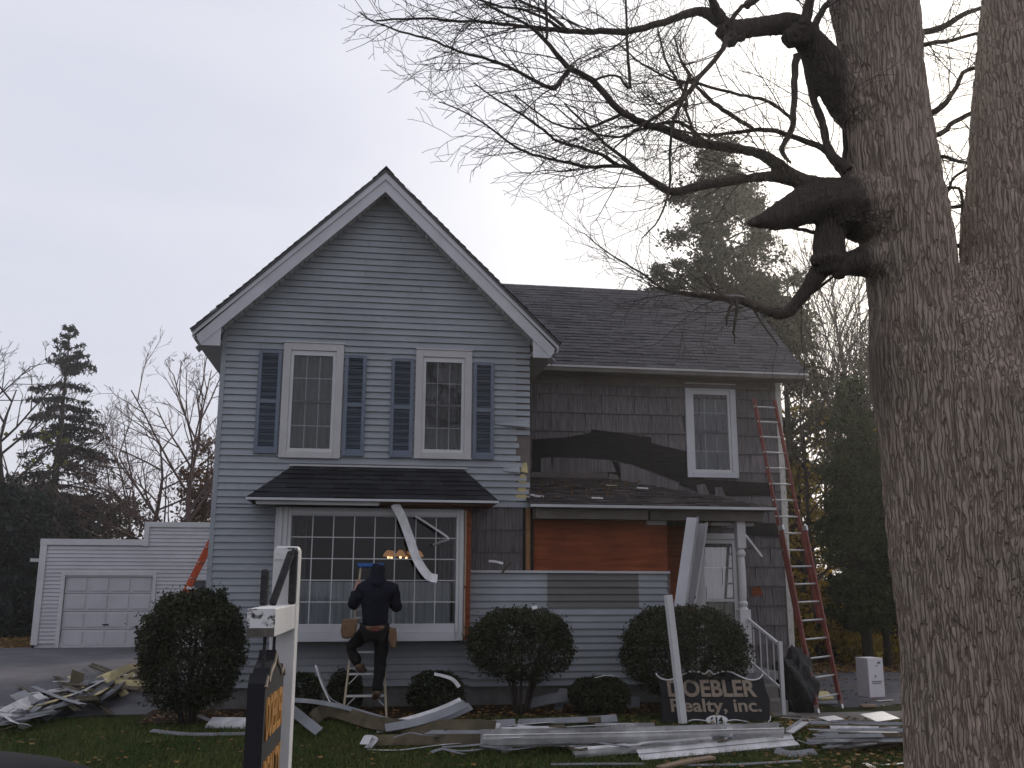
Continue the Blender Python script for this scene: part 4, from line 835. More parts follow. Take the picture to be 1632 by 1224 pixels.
for (x, y, Y, r_, n, lb) in ((1278, 640, 26, 1.3, 4200, 'golden leaved shrub tree glimpsed between wing corner and arborvitae'), (1412, 720, 25, 1.1, 5200, 'golden leaved shrub tree between arborvitae and maple trunk'), (1300, 935, 24, 1.1, 3200, 'low golden leaved shrub seen through the extension ladder'),
        (1425, 930, 26, 1.0, 2600, 'low golden leaved shrub at the maple trunk edge'), (1272, 745, 24, .8, 2600, 'golden leaved sapling seen between the ladder rungs and the arborvitae'), (1418, 850, 23.5, .9, 3000, 'golden leaved sapling hugging the maple trunk outline beside the carton'), (1330, 985, 23, .9, 2200, 'low golden brush under the arborvitae'), (1640, 960, 24, 1.6, 2000, 'russet shrub past the street side of the maple trunk')):
    clump_tree(x, y, Y, lb, int(x), [(.08,r_*.8),(.4,r_),(.8,r_*.7),(1,.2)], GOLD, 'golden_shrub', 60, n, .12, .34, asp=.75, cat='shrub')
# far woods that read as one mass
rg = np.random.default_rng(77); parts = []
for _ in range(120):
    c = np.array([rg.uniform(6.5, 34), rg.uniform(27, 44), 0]); hh = rg.uniform(1.0, 3.2); m = 320; q = rg.normal(size=(m,3))*np.array([.8,.8,hh*.3])+c+np.array([0,0,hh*.45]); parts.append(leaf_quads(q[q[:, 2] > 0], .2, rg, .5))
tag(npmesh('undergrowth', *join(parts), M('undergrowth_brown', (.085,.062,.04), .9, .5, .5, col2=(.17,.115,.04), island=.5, trans=.35)), kind='stuff')
parts = []
for _ in range(150):
    c = np.array([rg.uniform(-60, 60), rg.uniform(48, 75), 0]); hh = rg.uniform(1.5, 4.5); m = 260; q = rg.normal(size=(m,3))*np.array([1.6,1.2,hh*.28])+c+np.array([0,0,hh*.4]); parts.append(leaf_quads(q[q[:, 2] > 0], .34, rg, .5))
tag(npmesh('far_woods', *join(parts), M('far_woods_brown', (.04,.033,.026), .9, .5, .3, island=.5)), kind='stuff')
# ------------------------------------------------------------------ ladders
RED = M('red_fibreglass', (.20,.055,.045), .5, .2, 8, grime=.3)
ORG_ = M('orange_fibreglass', (.50,.075,.02), .45, .15, 6)
RUNG = M('ladder_rung', (.50,.50,.49), .4, .1, 8, metal=.3)
def ext_ladder(bl, br, tl, tr, n, mat, label, grp=None, split=.55):
    bl, br, tl, tr = [np.array(a, float) for a in (bl, br, tl, tr)]
    t = thing('extension_ladder', (bl+br)/2, label, 'ladder', grp)
    nrm = np.cross(br-bl, tl-bl); nrm /= np.linalg.norm(nrm)
    if nrm[1] > 0: nrm = -nrm
    sd = (br-bl)/np.linalg.norm(br-bl)
    for s, a, b in ((1, bl, tl), (-1, br, tr)):
        m = a+(b-a)*split
        mb = MB(); mb.bar(a+(b-a)*.012, m, .03, .075, nrm); rl = mb.build('rail', mat, t, bevel=.004)
        mb = MB(); mb.bar(a+(b-a)*(split-.3)+nrm*-.06+sd*s*.028, b+nrm*-.06+sd*s*.028, .026, .065, nrm); mb.build('fly_rail', mat, t, bevel=.004)
        mb = MB(); mb.bar(a, a+(b-a)*.022, .045, .06, nrm); mb.build('rubber_foot', METAL, rl)
        mb = MB(); mb.bar(m-(b-a)*.012, m+(b-a)*.004, .05, .1, nrm); mb.build('guide_bracket', METAL, rl)
    for i in range(n):
        f = (i+.75)/(n+.3); a = bl+(tl-bl)*f; b = br+(tr-br)*f; o = nrm*-.06 if f > split-.1 else nrm*0
        mb = MB(); mb.tube([a+o, b+o], .0155, 8); mb.build('rung', RUNG, t, smooth=True)
    return t
ext_ladder(P(1303,1137,14.15), P(1341,1129,14.45), P(1204,633,15.72), P(1240,635,15.72), 18, RED, 'red extension ladder with metal rungs leaning on the stripped wing eave')
a = P(327,888,17.4); b = P(297,948,17.4); d = (b-a)/np.linalg.norm(b-a); bt = b+d*((b[2]-.18)/-d[2]); tp = a-d*.9
ext_ladder(bt, bt+(0,.42,0), tp, tp+(0,.42,0), 11, ORG_, 'bright orange ladder leaning against the garage side of the house, behind the largest bush')

BLUE = M('blue_plastic', (.02,.09,.30), .45, .1)
WOODY = M('fibreglass_rail', (.40,.33,.23), .6, .15, 6)
def stepladder(bl, br, tl, tr, back, n, label):
    bl, br, tl, tr = [np.array(a, float) for a in (bl, br, tl, tr)]; t = thing('stepladder', (bl+br)/2, label, 'ladder')
    up = np.array([0, -1., 0])
    for a, b in ((bl, tl), (br, tr)):
        MB().bar(a, b, .028, .075, up).build('front_rail', WOODY, t, bevel=.003)
        q = a+np.array([0, back, 0]); MB().bar(q, b+(0,.05,0), .025, .04, up).build('back_rail', WOODY, t)
    for i in range(1, n+1):
        f = i/(n+1.05)*1.0; a = bl+(tl-bl)*f; b = br+(tr-br)*f; w = np.linalg.norm(b-a)
        mb = MB(); mb.box((min(a[0],b[0])+.012, a[1]-.045, a[2]-.014), (max(a[0],b[0])-.012, a[1]+.045, a[2]+.012)); st = mb.build('tread', RUNG, t, bevel=.003)
        if i < 3:
            for p, s in ((a, 1), (b, -1)): MB().bar(p+(s*.015,-.03,-.13), p+(s*.13,-.03,-.015), .012, .012, up).build('brace', RUNG, st)
    for f in (.3, .65):
        a = bl+(0,back,0); a = a+(tl-a)*f; b = br+(0,back,0); b = b+(tr-b)*f; MB().bar(a, b, .02, .03).build('back_spreader', RUNG, t)
    mb = MB(); mb.box((tl[0]-.045, tl[1]-.08, tl[2]-.0), (tr[0]+.045, tr[1]+.14, tl[2]+.055)); mb.build('top_cap', BLUE, t, bevel=.01)
    return t
LB = 13.32
lb0, lb1, lt0, lt1 = P(546,1139,LB), P(616,1141,LB), P(575,904,13.58), P(606,904,13.58); lb0[2] = lb1[2] = .18; lt1[2] = lt0[2]
stepladder(lb0, lb1, lt0, lt1, .55, 6, 'tall wooden-coloured stepladder with blue top that the worker stands on')
q = P(247,984,21); stepladder((q[0]-.2,20.75,.18), (q[0]+.25,20.75,.18), (q[0]-.12,21,q[2]), (q[0]+.16,21,q[2]), .45, 3, 'short blue-topped stepladder mostly hidden behind the largest bush')

# ------------------------------------------------------------------ the worker
def skin(name, verts, edges, radii, mat, parent=None, sub=2, org=None):
    o = ORG[parent.name] if parent else np.array(org, float)
    me = bpy.data.meshes.new(name); me.from_pydata([tuple(np.array(v)-o) for v in verts], edges, []); me.materials.append(mat)
    ob = bpy.data.objects.new(name, me); COL.objects.link(ob); ORG[ob.name] = o
    if parent: ob.parent = parent
    else: ob.location = tuple(o)
    md = ob.modifiers.new('s', 'SKIN'); md.use_smooth_shade = True
    sv = me.skin_vertices[0].data
    for i, r in enumerate(radii): sv[i].radius = r if isinstance(r, tuple) else (r, r); sv[i].use_root = (i == 0)
    s2 = ob.modifiers.new('u', 'SUBSURF'); s2.levels = s2.render_levels = sub
    return ob
WYP = 13.2
def wq(x, y, Y): return P(x, y, Y)
SKIN = M('skin', (.33,.19,.14), .6, .08, 10); NAVY = M('navy_sweatshirt', (.009,.010,.018), .9, .3, 14, bump=.3, bscale=30, spec=.1); PANT = M('dark_trousers', (.012,.011,.012), .9, .3, 12, spec=.1)
LEATH = M('tan_leather', (.15,.085,.045), .7, .3, 12, grime=.3); BOOT = M('brown_boot', (.10,.06,.035), .7, .3, 12)
J = dict(pel=wq(597,1003,13.16), wst=wq(598,985,13.15), chs=wq(600,950,13.15), nek=wq(601,925,13.17), hed=wq(603,909,13.22), top=wq(604,899,13.24),
  shl=wq(575,940,13.17), ell=wq(562,968,13.2), wrl=wq(566,942,13.40), hal=wq(570,931,13.47), shr=wq(627,940,13.17), elr=wq(633,970,13.22), wrr=wq(618,955,13.5), har=wq(613,948,13.57),
  hpl=wq(586,1006,13.17), knl=wq(558,1031,13.36), anl=wq(572,1062,13.30), tol=wq(582,1068,13.46), hpr=wq(609,1006,13.17), knr=wq(606,1056,13.24), anr=wq(601,1104,13.22), tor=wq(597,1112,13.40))
CL = bpy.data.textures.new('folds', 'CLOUDS'); CL.noise_scale = .13; CL.noise_depth = 2
def folds(o, s):
    d = o.modifiers.new('d', 'DISPLACE'); d.texture = CL; d.strength = s; d.texture_coords = 'LOCAL'
V = []; E_ = []; Rr = []; ix = {}
def sv_(n, p, r, par=None):
    ix[n] = len(V); V.append(p); Rr.append(r)
    if par is not None: E_.append((ix[par], ix[n]))
sv_('pel', J['pel'], (.14,.11)); sv_('wst', J['wst'], (.13,.10), 'pel'); sv_('chs', J['chs'], (.16,.11), 'wst'); sv_('nek', J['nek'], .055, 'chs'); sv_('hed', J['hed'], (.075,.09), 'nek'); sv_('top', J['top'], (.06,.07), 'hed'); sv_('nose', J['hed']+(0,.11,-.01), .014, 'hed'); sv_('chin', J['hed']+(0,.08,-.07), .03, 'hed')
for s in 'lr':
    sv_('sh'+s, J['sh'+s], .06, 'chs'); sv_('el'+s, J['el'+s], .045, 'sh'+s); sv_('wr'+s, J['wr'+s], .028, 'el'+s); sv_('ha'+s, J['ha'+s], (.035,.018), 'wr'+s)
    d = J['ha'+s]-J['wr'+s]; d /= np.linalg.norm(d); sg = 1 if s == 'l' else -1
    for k, (off, ln) in enumerate(((-.028,.055),(-.010,.065),(.010,.062),(.028,.050))):
        b_ = J['ha'+s]+np.array([off,0,0])+d*.03; m_ = b_+d*ln*.6; e_ = m_+np.array([sg*.004,.012,-.022])
        for q_, nm, pr in ((b_, 'a', 'ha'+s), (m_, 'b', 'f%s%da' % (s,k)), (e_, 'c', 'f%s%db' % (s,k))): sv_('f%s%d%s' % (s,k,nm), q_, .0085, pr)
    sv_('t1'+s, J['ha'+s]+np.array([sg*.035,-.005,.005]), .010, 'ha'+s); sv_('t2'+s, J['ha'+s]+np.array([sg*.05,.01,.03]), .009, 't1'+s)
    sv_('hp'+s, J['hp'+s], .09, 'pel'); sv_('kn'+s, J['kn'+s], .06, 'hp'+s); sv_('an'+s, J['an'+s], .04, 'kn'+s); sv_('to'+s, J['to'+s], (.04,.03), 'an'+s)
person = tag(skin('person', V, E_, Rr, SKIN, org=J['pel'], sub=1), 'worker in dark navy hooded sweatshirt seen from behind, standing on the stepladder', 'person')
c = [J['pel']+(0,0,.01), J['wst'], J['chs']+(0,0,-.05), J['chs']+(0,0,.09), J['nek']+(0,-.01,.0), J['hed']+(0,-.015,0), J['top']+(0,-.015,.0)]
def mid(a, b, t=.5): return J[a]*(1-t)+J[b]*t
vs = c+[J['shl'], mid('shl','ell'), J['ell'], mid('ell','wrl'), J['wrl'], J['shr'], mid('shr','elr'), J['elr'], mid('elr','wrr'), J['wrr']]
hood = skin('hooded_sweatshirt', vs, [(0,1),(1,2),(2,3),(3,4),(4,5),(5,6),(3,7),(7,8),(8,9),(9,10),(10,11),(3,12),(12,13),(13,14),(14,15),(15,16)],
   [(.185,.14),(.19,.145),(.215,.15),(.17,.12),(.10,.10),(.115,.13),(.085,.10),.10,.085,.08,.065,.048,.10,.085,.08,.065,.048], NAVY, person)
folds(hood, .05)
mb = MB(); mb.lathe(J['nek']+(0,-.085,-.05), [(.01,-.09),(.07,-.05),(.10,.0),(.08,.05),(.01,.07)], 12); mb.build('hood_fold', NAVY, hood, smooth=True)
tro = skin('trousers', [J['pel'], mid('hpl','knl',.02), mid('hpl','knl'), J['knl'], mid('knl','anl'), J['anl'], mid('hpr','knr',.02), mid('hpr','knr'), J['knr'], mid('knr','anr'), J['anr']],
  [(0,1),(1,2),(2,3),(3,4),(4,5),(0,6),(6,7),(7,8),(8,9),(9,10)], [(.165,.13),.115,.10,.08,.075,.07,.115,.105,.088,.08,.075], PANT, person); folds(tro, .045)
for s in 'lr':
    a = J['an'+s]; b = J['to'+s]; skin('boot', [a+(0,0,.05), a, a+(0,-.04,-.045), (a+b)/2+(0,0,-.02), b], [(0,1),(1,2),(1,3),(3,4)], [.062,.058,.05,(.055,.045),(.045,.032)], BOOT, person)
mb = MB(); bc = J['pel']+(0,0,.02); k = 24
for z in (-.03, .03):
    o = len(mb.v); mb.v += [tuple(bc+(.2*math.cos(i*2*math.pi/k), .155*math.sin(i*2*math.pi/k), z)) for i in range(k)]
mb.f += [(i, (i+1)%k, k+(i+1)%k, k+i) for i in range(k)]; mb.m += [0]*k
tbelt = mb.build('tool_belt', LEATH, person, smooth=True); sm = tbelt.modifiers.new('s', 'SOLIDIFY'); sm.thickness = .012
mb = MB(); mb.box(bc+(-.05,-.175,-.035), bc+(.055,-.16,.025)); mb.build('belt_patch', M('dull_red_patch', (.12,.03,.025), .8), tbelt)
def pouch(c, w, h, dpt, rx):
    mb = MB(); c = np.array(c); prof = [(-.5,.5),(.5,.5),(.52,-.1),(.36,-.46),(0,-.52),(-.36,-.46),(-.52,-.1)]
    mb.prism([c+np.array([p*w, -dpt/2, q*h])+np.array([q*h*rx,0,0]) for p, q in prof], (0, dpt, 0)); o = mb.build('pouch', LEATH, tbelt, bevel=.012)
    mb = MB(); mb.prism([c+np.array([p*w*.8, -dpt/2-.02, q*h*.7-.02])+np.array([q*h*rx,0,0]) for p, q in prof], (0, .019, 0)); mb.build('pocket', LEATH, o, bevel=.006)
pouch(P(556,1002,13.05), .20, .25, .1, .12); pouch(P(626,1017,13.08), .10, .26, .14, -.05)
mb = MB(); a = P(629,1006,13.02); mb.tube([a+np.array([.03*math.cos(t), 0, .03*math.sin(t)]) for t in np.linspace(0, 5.6, 12)], .006, 6); mb.build('tool_hook', METAL, tbelt)

# ------------------------------------------------------------------ signs
BLACK = M('black_sign_paint', (.015,.015,.018), .85, .2, 6, grime=.2); GOLDT = M('dull_gold_letters', (.24,.19,.145), .7, .2, 14); SWH = M('sign_white', (.62,.62,.62), .5, .1, 8)
SB0, SB1 = 12.42, 12.66
def SP(zx, zy, off=0): t = (805-zy)/240; p = P(730+zx/2.967, 880+zy/2.967, SB0+(SB1-SB0)*t); return p+np.array([0, -off, off*.2])
sg = thing('realty_sign', SP(1215,800), 'black realty signboard with gold lettering and white oval, propped against a bush', 'sign')
topc = [(935,570),(945,585),(962,596),(985,602),(1010,600),(1045,586),(1080,568),(1110,562),(1140,566),(1168,574),(1187,557),(1207,576),(1235,566),(1262,561),(1292,566),(1325,582),(1360,597),(1392,603),(1418,598),(1432,588),(1440,574)]
outl = topc+[(1452,640),(1475,700),(1475,803),(965,803),(968,740),(958,640)]
MB().prism([SP(*p) for p in outl], (0, .035, 0)).build('board', BLACK, sg)
mb = MB(); tl_ = [SP(x, y+2, .005) for x, y in topc]; mb.tube(spline(tl_, [1]*len(tl_), 3)[0], .011, 6); mb.build('border', SWH, sg, smooth=True)
mb = MB(); mb.tube(spline([SP(x, y, .005) for x, y in ((1090,800),(1110,793),(1140,793),(1172,798))], [1]*4, 4)[0], .008, 6); mb.build('border', SWH, sg)
mb = MB(); mb.tube(spline([SP(x, y, .005) for x, y in ((1275,797),(1310,793),(1345,798),(1375,803))], [1]*4, 4)[0], .008, 6); mb.build('border', SWH, sg)
mb = MB(); mb.tube(spline([SP(x, y, .005) for x, y in ((1478,775),(1474,795),(1464,803))], [1]*3, 4)[0], .007, 6); mb.build('border', SWH, sg)
mb = MB(); mb.prism([SP(1223+52*math.cos(a), 795+24*math.sin(a), .012) for a in np.linspace(0, 2*math.pi, 33)[:-1]], (0,.014,0)); ov = mb.build('number_oval', SWH, sg)
mb = MB(); mb.prism([SP(x, y, .006) for x, y in ((1175,588),(1187,566),(1199,588))], (0,.005,0)); mb.build('ornament', GOLDT, sg)
def text(s, name, p, u, v, h, mat, parent, width=None, ext=.004, bold=.0):
    cu = bpy.data.curves.new(name, 'FONT'); cu.body = s; cu.size = 1; cu.extrude = ext/h; cu.offset = bold; cu.materials.append(mat)
    ob = bpy.data.objects.new(name, cu); COL.objects.link(ob); bpy.context.view_layer.update()
    u = np.array(u, float); u /= np.linalg.norm(u); v = np.array(v, float); v -= u*(u@v); v /= np.linalg.norm(v); n = np.cross(u, v)
    w = ob.dimensions.x; sx = width/w if width else h; hh = h/.72
    o = ORG[parent.name]; q = np.array(p)-o
    m = Matrix(((u[0]*sx, v[0]*hh, n[0]*h, q[0]), (u[1]*sx, v[1]*hh, n[1]*h, q[1]), (u[2]*sx, v[2]*hh, n[2]*h, q[2]), (0,0,0,1)))
    me = bpy.data.meshes.new_from_object(ob.evaluated_get(bpy.context.evaluated_depsgraph_get())); me.transform(m); bpy.data.objects.remove(ob)
    if not me.materials: me.materials.append(mat)
    ob = bpy.data.objects.new(name, me); COL.objects.link(ob); ob.parent = parent; ORG[ob.name] = o; return ob
U = SP(1400,700)-SP(1000,700); VV = SP(1100,600)-SP(1100,780); zl = np.linalg.norm(SP(1400,700)-SP(1000,700))/400
text('DOEBLER', 'lettering', SP(990,681,.008), U, VV, 74*zl, GOLDT, sg, 420*zl, bold=.03)
text('Realty, inc.', 'lettering', SP(1003,754,.008), U, VV, 58*zl, GOLDT, sg, 425*zl, bold=.02)
text('614', 'numerals', SP(1192,807,.0155), U, VV, 25*zl, BLACK, ov, 60*zl, bold=.035, ext=.002)
# hanging sign on its post, near the photographer
PAINT = M('peeling_white_paint', (.60,.59,.58), .55, .08, 22, (1,1,.45), col2=(.05,.045,.04), thr=.70, bump=.3, bscale=22, grime=.2)
PAINT2 = M('badly_peeling_paint', (.62,.61,.60), .6, .08, 26, (1,1,1), col2=(.045,.04,.035), thr=.56, bump=.4, bscale=24)
ENDW = M('dark_grey_wood', (.10,.085,.075), .9, .3, 9, (3,3,1), bump=.5, bscale=30)
dB = np.array([-.05,-1.,0]); dB /= np.linalg.norm(dB); sB = np.array([-dB[1], dB[0], 0]); 
if sB[0] < 0: sB = -sB
pc = P(453,1000,3.75); pc[2] = 0; ptop = P(453,871,3.75)[2]; hw_ = .046
sp = thing('hanging_sign_post', pc, 'peeling white post with crossarm carrying a hanging black and gold realty sign, nearest the camera', 'sign')
mb = MB(); mb.bar(pc+(0,0,-.3), pc+(0,0,ptop-.015), .092, .092, dB, .092, .092); mb.bar(pc+(0,0,ptop-.015), pc+(0,0,ptop), .092, .092, dB, .075, .075); mb.build('post', PAINT, sp, bevel=.003)
mb = MB(); mb.bar(pc+(0,0,ptop-.05)-dB*-.0475, pc+(0,0,ptop-.006)-dB*-.0475, .085, .003, dB); mb.build('peeled_patch', PAINT2, sp)
zb = P(405,992,3.22)[2]; e0 = pc+dB*.56+(0,0,zb); e1 = pc-dB*.07+(0,0,zb)
mb = MB(); mb.bar(e0, pc+dB*.048+(0,0,zb), .088, .088); mb.bar(pc-dB*.048+(0,0,zb), e1, .088, .088); ba = mb.build('crossarm', PAINT, sp, bevel=.003)
mb = MB(); mb.bar(e0+dB*.004+(0,0,.014), e0+dB*.0005+(0,0,.014), .088, .06); mb.build('peeled_end', PAINT2, ba)
mb = MB(); mb.bar(e0+dB*.0041+(0,0,-.03), e0+dB*.0005+(0,0,-.03), .087, .027); mb.build('dark_end', ENDW, ba)  # darker strip across the lower part of the arm end
DKW = M('weathered_black_wood', (.03,.028,.03), .8, .4, 14, (1,1,4), bump=.4, bscale=30)
zt = zb+.046
mb = MB(); 
def cut(y0, z0, y1, z1, w, off): mb.bar(pc+dB*y0+sB*off+(0,0,zt+z0), pc+dB*y1+sB*off+(0,0,zt+z1), .028, w, dB)
cut(.25, 0, .25, .125, .03, -.042); mb.build('numeral_cutout', DKW, sp, bevel=.008)
mb = MB(); mb.bar(pc+dB*.20-sB*.02+(0,0,zt), pc+dB*.12+sB*.028+(0,0,zt+.19), .026, .03, dB); mb.build('numeral_cutout', DKW, sp, bevel=.008)
mb = MB(); cut(.09, .0, .09, .20, .03, .035); mb.build('numeral_cutout', DKW, sp, bevel=.008)
# panel under the arm
pz1 = zb-.13; pz0 = .45
def PB(a, z, off=0): return pc+dB*a+sB*off+np.array([0,0,z])
prof = [(.10,pz0),(.53,pz0),(.53,pz1-.06),(.50,pz1-.03),(.47,pz1-.05),(.43,pz1-.02),(.36,pz1+.0),(.325,pz1+.03),(.29,pz1+.0),(.22,pz1-.02),(.18,pz1-.05),(.14,pz1-.03),(.10,pz1-.06)]
mb = MB(); mb.prism([PB(a, z, -.035) for a, z in prof], sB*.055); pn = mb.build('sign_panel', BLACK, sp)
mb = MB(); mb.tube([PB(a, z-.012, .021) for a, z in prof[2:]], .006, 6); mb.build('border', GOLDT, pn)
text('DOEBLER', 'lettering', PB(.50, pz1-.235, .0215), -dB, (0,0,1), .13, M('gold_leaf', (.42,.21,.06), .45, .25, 14), pn, .37, bold=.02)
text('REALTY', 'lettering', PB(.50, pz1-.42, .0215), -dB, (0,0,1), .12, bpy.data.materials['gold_leaf'], pn, .37, bold=.02)
for a in (.2, .42): MB().tube([PB(a, zb-.04, -.006), PB(a, pz1-.02, -.006)], .006, 6).build('hanger', DKW, sp)

# ------------------------------------------------------------------ cars
def car(x, y, z, heading, paint, label, L=4.3, Wd=1.75, Hh=1.47):
    t = thing('parked_car', (x, y, z), label, 'car'); t.rotation_euler = (0, 0, heading); ORG[t.name] = np.zeros(3)
    side = [(-L/2,.35),(-L/2+.02,.72),(-L/2+.10,.88),(-L/2+.42,1.0),(-L/2+.82,Hh-.06),(-L/2+1.25,Hh),(.1,Hh+.01),(.55,Hh-.05),(1.15,.97),(L/2-.35,.84),(L/2-.06,.68),(L/2,.4),(L/2-.05,.25),(-L/2+.05,.25)]
    prf = []; V = []; F = []; ws = [-1,-.93,-.6,0,.6,.93,1]; n = len(side)
    for w in ws:
        for (a, b) in side:
            k = 1.0
            yy = w*Wd/2*(1-.20*max(0, (b-.9)/(Hh-.9))) ; dz = -.07*abs(w)**6*(b > .8); ax = a*(1-.03*abs(w)**4)
            V.append((ax, yy, b+dz))
    m = len(ws)
    for i in range(m-1):
        for j in range(n): F.append((i*n+j, i*n+(j+1)%n, (i+1)*n+(j+1)%n, (i+1)*n+j))
    F += [tuple(range(n)), tuple((m-1)*n+j for j in range(n))[::-1]]
    mb = MB(); mb.add(V, F); b = mb.build('body', paint, t, smooth=True); s = b.modifiers.new('s', 'SUBSURF'); s.levels = s.render_levels = 2
    gl_ = bpy.data.materials.get('car_glass') or M('car_glass', (.02,.02,.025), .08, .05, spec=.6); blk = bpy.data.materials.get('tyre_rubber') or M('tyre_rubber', (.02,.02,.02), .85)
    for s in (-1, 1):
        yy = s*(Wd/2*.90); mb = MB(); mb.prism([(-L/2+.9,yy,1.0),(-.25,yy,1.0),(-.25,yy*.93,Hh-.13),(-L/2+1.15,yy*.93,Hh-.13)], (0, s*.012, 0)); mb.build('window', gl_, t)
        mb = MB(); mb.prism([(-.18,yy,1.0),(.95,yy,1.0),(.5,yy*.93,Hh-.14),(-.18,yy*.93,Hh-.13)], (0, s*.012, 0)); mb.build('window', gl_, t)
        for wx in (-L/2+.85, L/2-.85):
            mb = MB(); o = np.array([wx, s*(Wd/2-.09), .32]); mb.tube([o-(0,.1,0), o+(0,.1,0)], .32, 20); w = mb.build('wheel', blk, t)
            mb = MB(); mb.tube([o+(0,s*.09,0), o+(0,s*.106,0)], [.2,.18], 12); mb.build('rim', METAL, w)
        mb = MB(); mb.box((L/2-.09, s*.55-.14, .6), (L/2-.01, s*.55+.14, .72)); mb.build('headlight', SWH, t)
        mb = MB(); mb.box((-L/2-.02, s*.6-.13, .68), (-L/2+.08, s*.6+.13, .84)); mb.build('tail_light', M('tail_light_red', (.3,.02,.02), .3), t)
        mb = MB(); mb.box((.75, s*(Wd/2+.02), .98), (.92, s*(Wd/2+.17), 1.1)); mb.build('mirror', paint, t, bevel=.03)
    return t
car(-2.0, 2.58, 0, math.pi, M('black_car_paint', (.008,.008,.009), .6, .1, spec=.08), 'black car at the bottom corner of which only the roof edge shows', L=4.3, Hh=1.545)
q = P(36,985,36); car(q[0]+2.2, 36, .18, math.pi, M('dark_red_car_paint', (.12,.012,.015), .3, .1, spec=.6), 'dark red car showing only one end from behind the garage')

# ------------------------------------------------------------------ carton, bag
q = G(1389,1110); cz = q[2]; ct = thing('white_carton', (q[0],q[1],cz), 'tall white cardboard carton with printing standing on the parking area', 'box'); ct.rotation_euler = (0,0,rad(14)); ORG[ct.name] = np.zeros(3)
CARD = M('white_card', (.62,.59,.6), .7, .08, 5, grime=.2); INK = M('printing_ink', (.16,.15,.16), .7, .1)
mb = MB(); mb.box((-.17,-.15,0), (.17,.15,.66)); mb.build('box', CARD, ct, bevel=.006)
mb = MB(); mb.box((-.172,-.152,.32), (-.17,.152,.33)); mb.box((-.02,-.153,.655), (.02,-.1505,.6615)); mb.build('tape', M('packing_tape', (.5,.45,.38), .4), ct)
for x0, x1, z0, z1 in ((-.03,.0,.33,.375),(-.10,.12,.255,.275),(-.10,.10,.225,.243),(.04,.11,.56,.60),(.0,.06,.52,.535)):
    mb = MB(); mb.box((x0,-.1525,z0),(x1,-.1505,z1)); mb.build('printed_mark', INK, ct)
bm = bmesh.new(); bmesh.ops.create_icosphere(bm, subdivisions=5, radius=1); q = P(1268,1085,14.6); cz = .0
for v in bm.verts:
    p = v.co.copy(); d = 1+.28*nf(p*1.6)+.14*abs(nf(p*4.5))+.05*nf(p*11); v.co = Vector((p.x*.30*d, p.y*.42*d, max(-.02, (p.z*.5+.36)*d if p.z > -.7 else -.02)))
me = bpy.data.meshes.new('plastic_sack'); bm.to_mesh(me); bm.free(); me.polygons.foreach_set('use_smooth', [True]*len(me.polygons)); me.materials.append(M('black_plastic', (.010,.010,.011), .6, .2, 6, bump=.6, bscale=12, spec=.5))
ob = bpy.data.objects.new('plastic_sack', me); COL.objects.link(ob); ob.location = (q[0], q[1], 0); tag(ob, 'crumpled black plastic sack between porch steps and extension ladder', 'sack')

# ------------------------------------------------------------------ torn-off siding, trim and gutters
OLDF = M('brown_backer', (.085,.068,.042), .9, .4, 6, grime=.4); GREYS = M('dull_grey_scrap', (.20,.205,.22), .55, .15, 4, grime=.3); WOODS = M('splintered_board', (.26,.19,.13), .9, .3, 4, (1,8,8), grime=.3)
PR = {'siding': [(-.1,0),(-.096,.012),(-.002,.001),(.002,.014),(.1,.001),(.104,-.012)], 'flat': [(-.5,0),(.5,0)], 'gutter': [(.062,.118),(.05,.12),(.06,.085),(.045,.03),(.02,.0),(-.055,0),(-.055,.12)],
      'ell': [(-.06,.07),(-.06,0),(.09,0),(.09,-.02)], 'fascia': [(-.09,.04),(-.09,.012),(-.03,.0),(-.03,-.012),(.02,-.012),(.02,.0),(.09,.006),(.09,-.05)], 'chan': [(-.035,.03),(-.035,0),(.035,0),(.035,.03)]}
def sweep(mb, path, prof, th=.004, roll=0, k=4, taper=None, wide=1, up0=(0,0,1)):
    pts, _ = spline([np.array(p, float) for p in path], [1]*len(path), k) if len(path) > 2 else (np.linspace(path[0], path[1], 6), 0)
    t = np.gradient(pts, axis=0); t /= np.linalg.norm(t, axis=1)[:, None]; pr = [np.array(p)*wide for p in prof]; m = len(pr)
    loop = [(a, b) for a, b in pr]+[(a, b-th) for a, b in pr[::-1]]; ml = len(loop); vs = []; n = len(pts)
    for i in range(n):
        f = i/(n-1); r = roll if not isinstance(roll, (tuple, list)) else roll[0]+(roll[1]-roll[0])*f
        sd = np.cross(t[i], np.array(up0, float)); sd /= np.linalg.norm(sd)+1e-9; u = np.cross(sd, t[i]); c, s_ = math.cos(r), math.sin(r); a1 = sd*c+u*s_; a2 = u*c-sd*s_; tp = 1 if taper is None else 1+(taper-1)*f
        vs += [pts[i]+a1*a*tp+a2*b*tp for a, b in loop]
    fs = [(i*ml+j, i*ml+(j+1)%ml, (i+1)*ml+(j+1)%ml, (i+1)*ml+j) for i in range(n-1) for j in range(ml)]
    fs += [(e+j, e+j+1, e+ml-2-j, e+ml-1-j) for e in (0, (n-1)*ml) for j in range(m-1)]
    return mb.add(vs, fs)
def scrap(path, kind, mat, label, cat='scrap', name='siding_strip', group='torn off siding and trim on the ground', roll=0, wide=1, backer=None, taper=None, th=.004, k=4, up0=(0,0,1)):
    o = path[0]; mb = MB(); sweep(mb, path, PR[kind], th, roll, k, taper, wide, up0)
    ob = mb.build(name, mat, org=o); tag(ob, label, cat, group, 'thing')
    if backer:
        mb = MB(); sweep(mb, [np.array(p)-np.array([0,0,.006]) for p in path], [(-.09*wide,-.004),(.09*wide,-.004)], .018, roll, k, taper); mb.build('foam_backing', backer, ob)
    return ob
def GP(*l): return [G(x, y, z) for x, y, z in l]
LONG = 'long white trim and gutters'
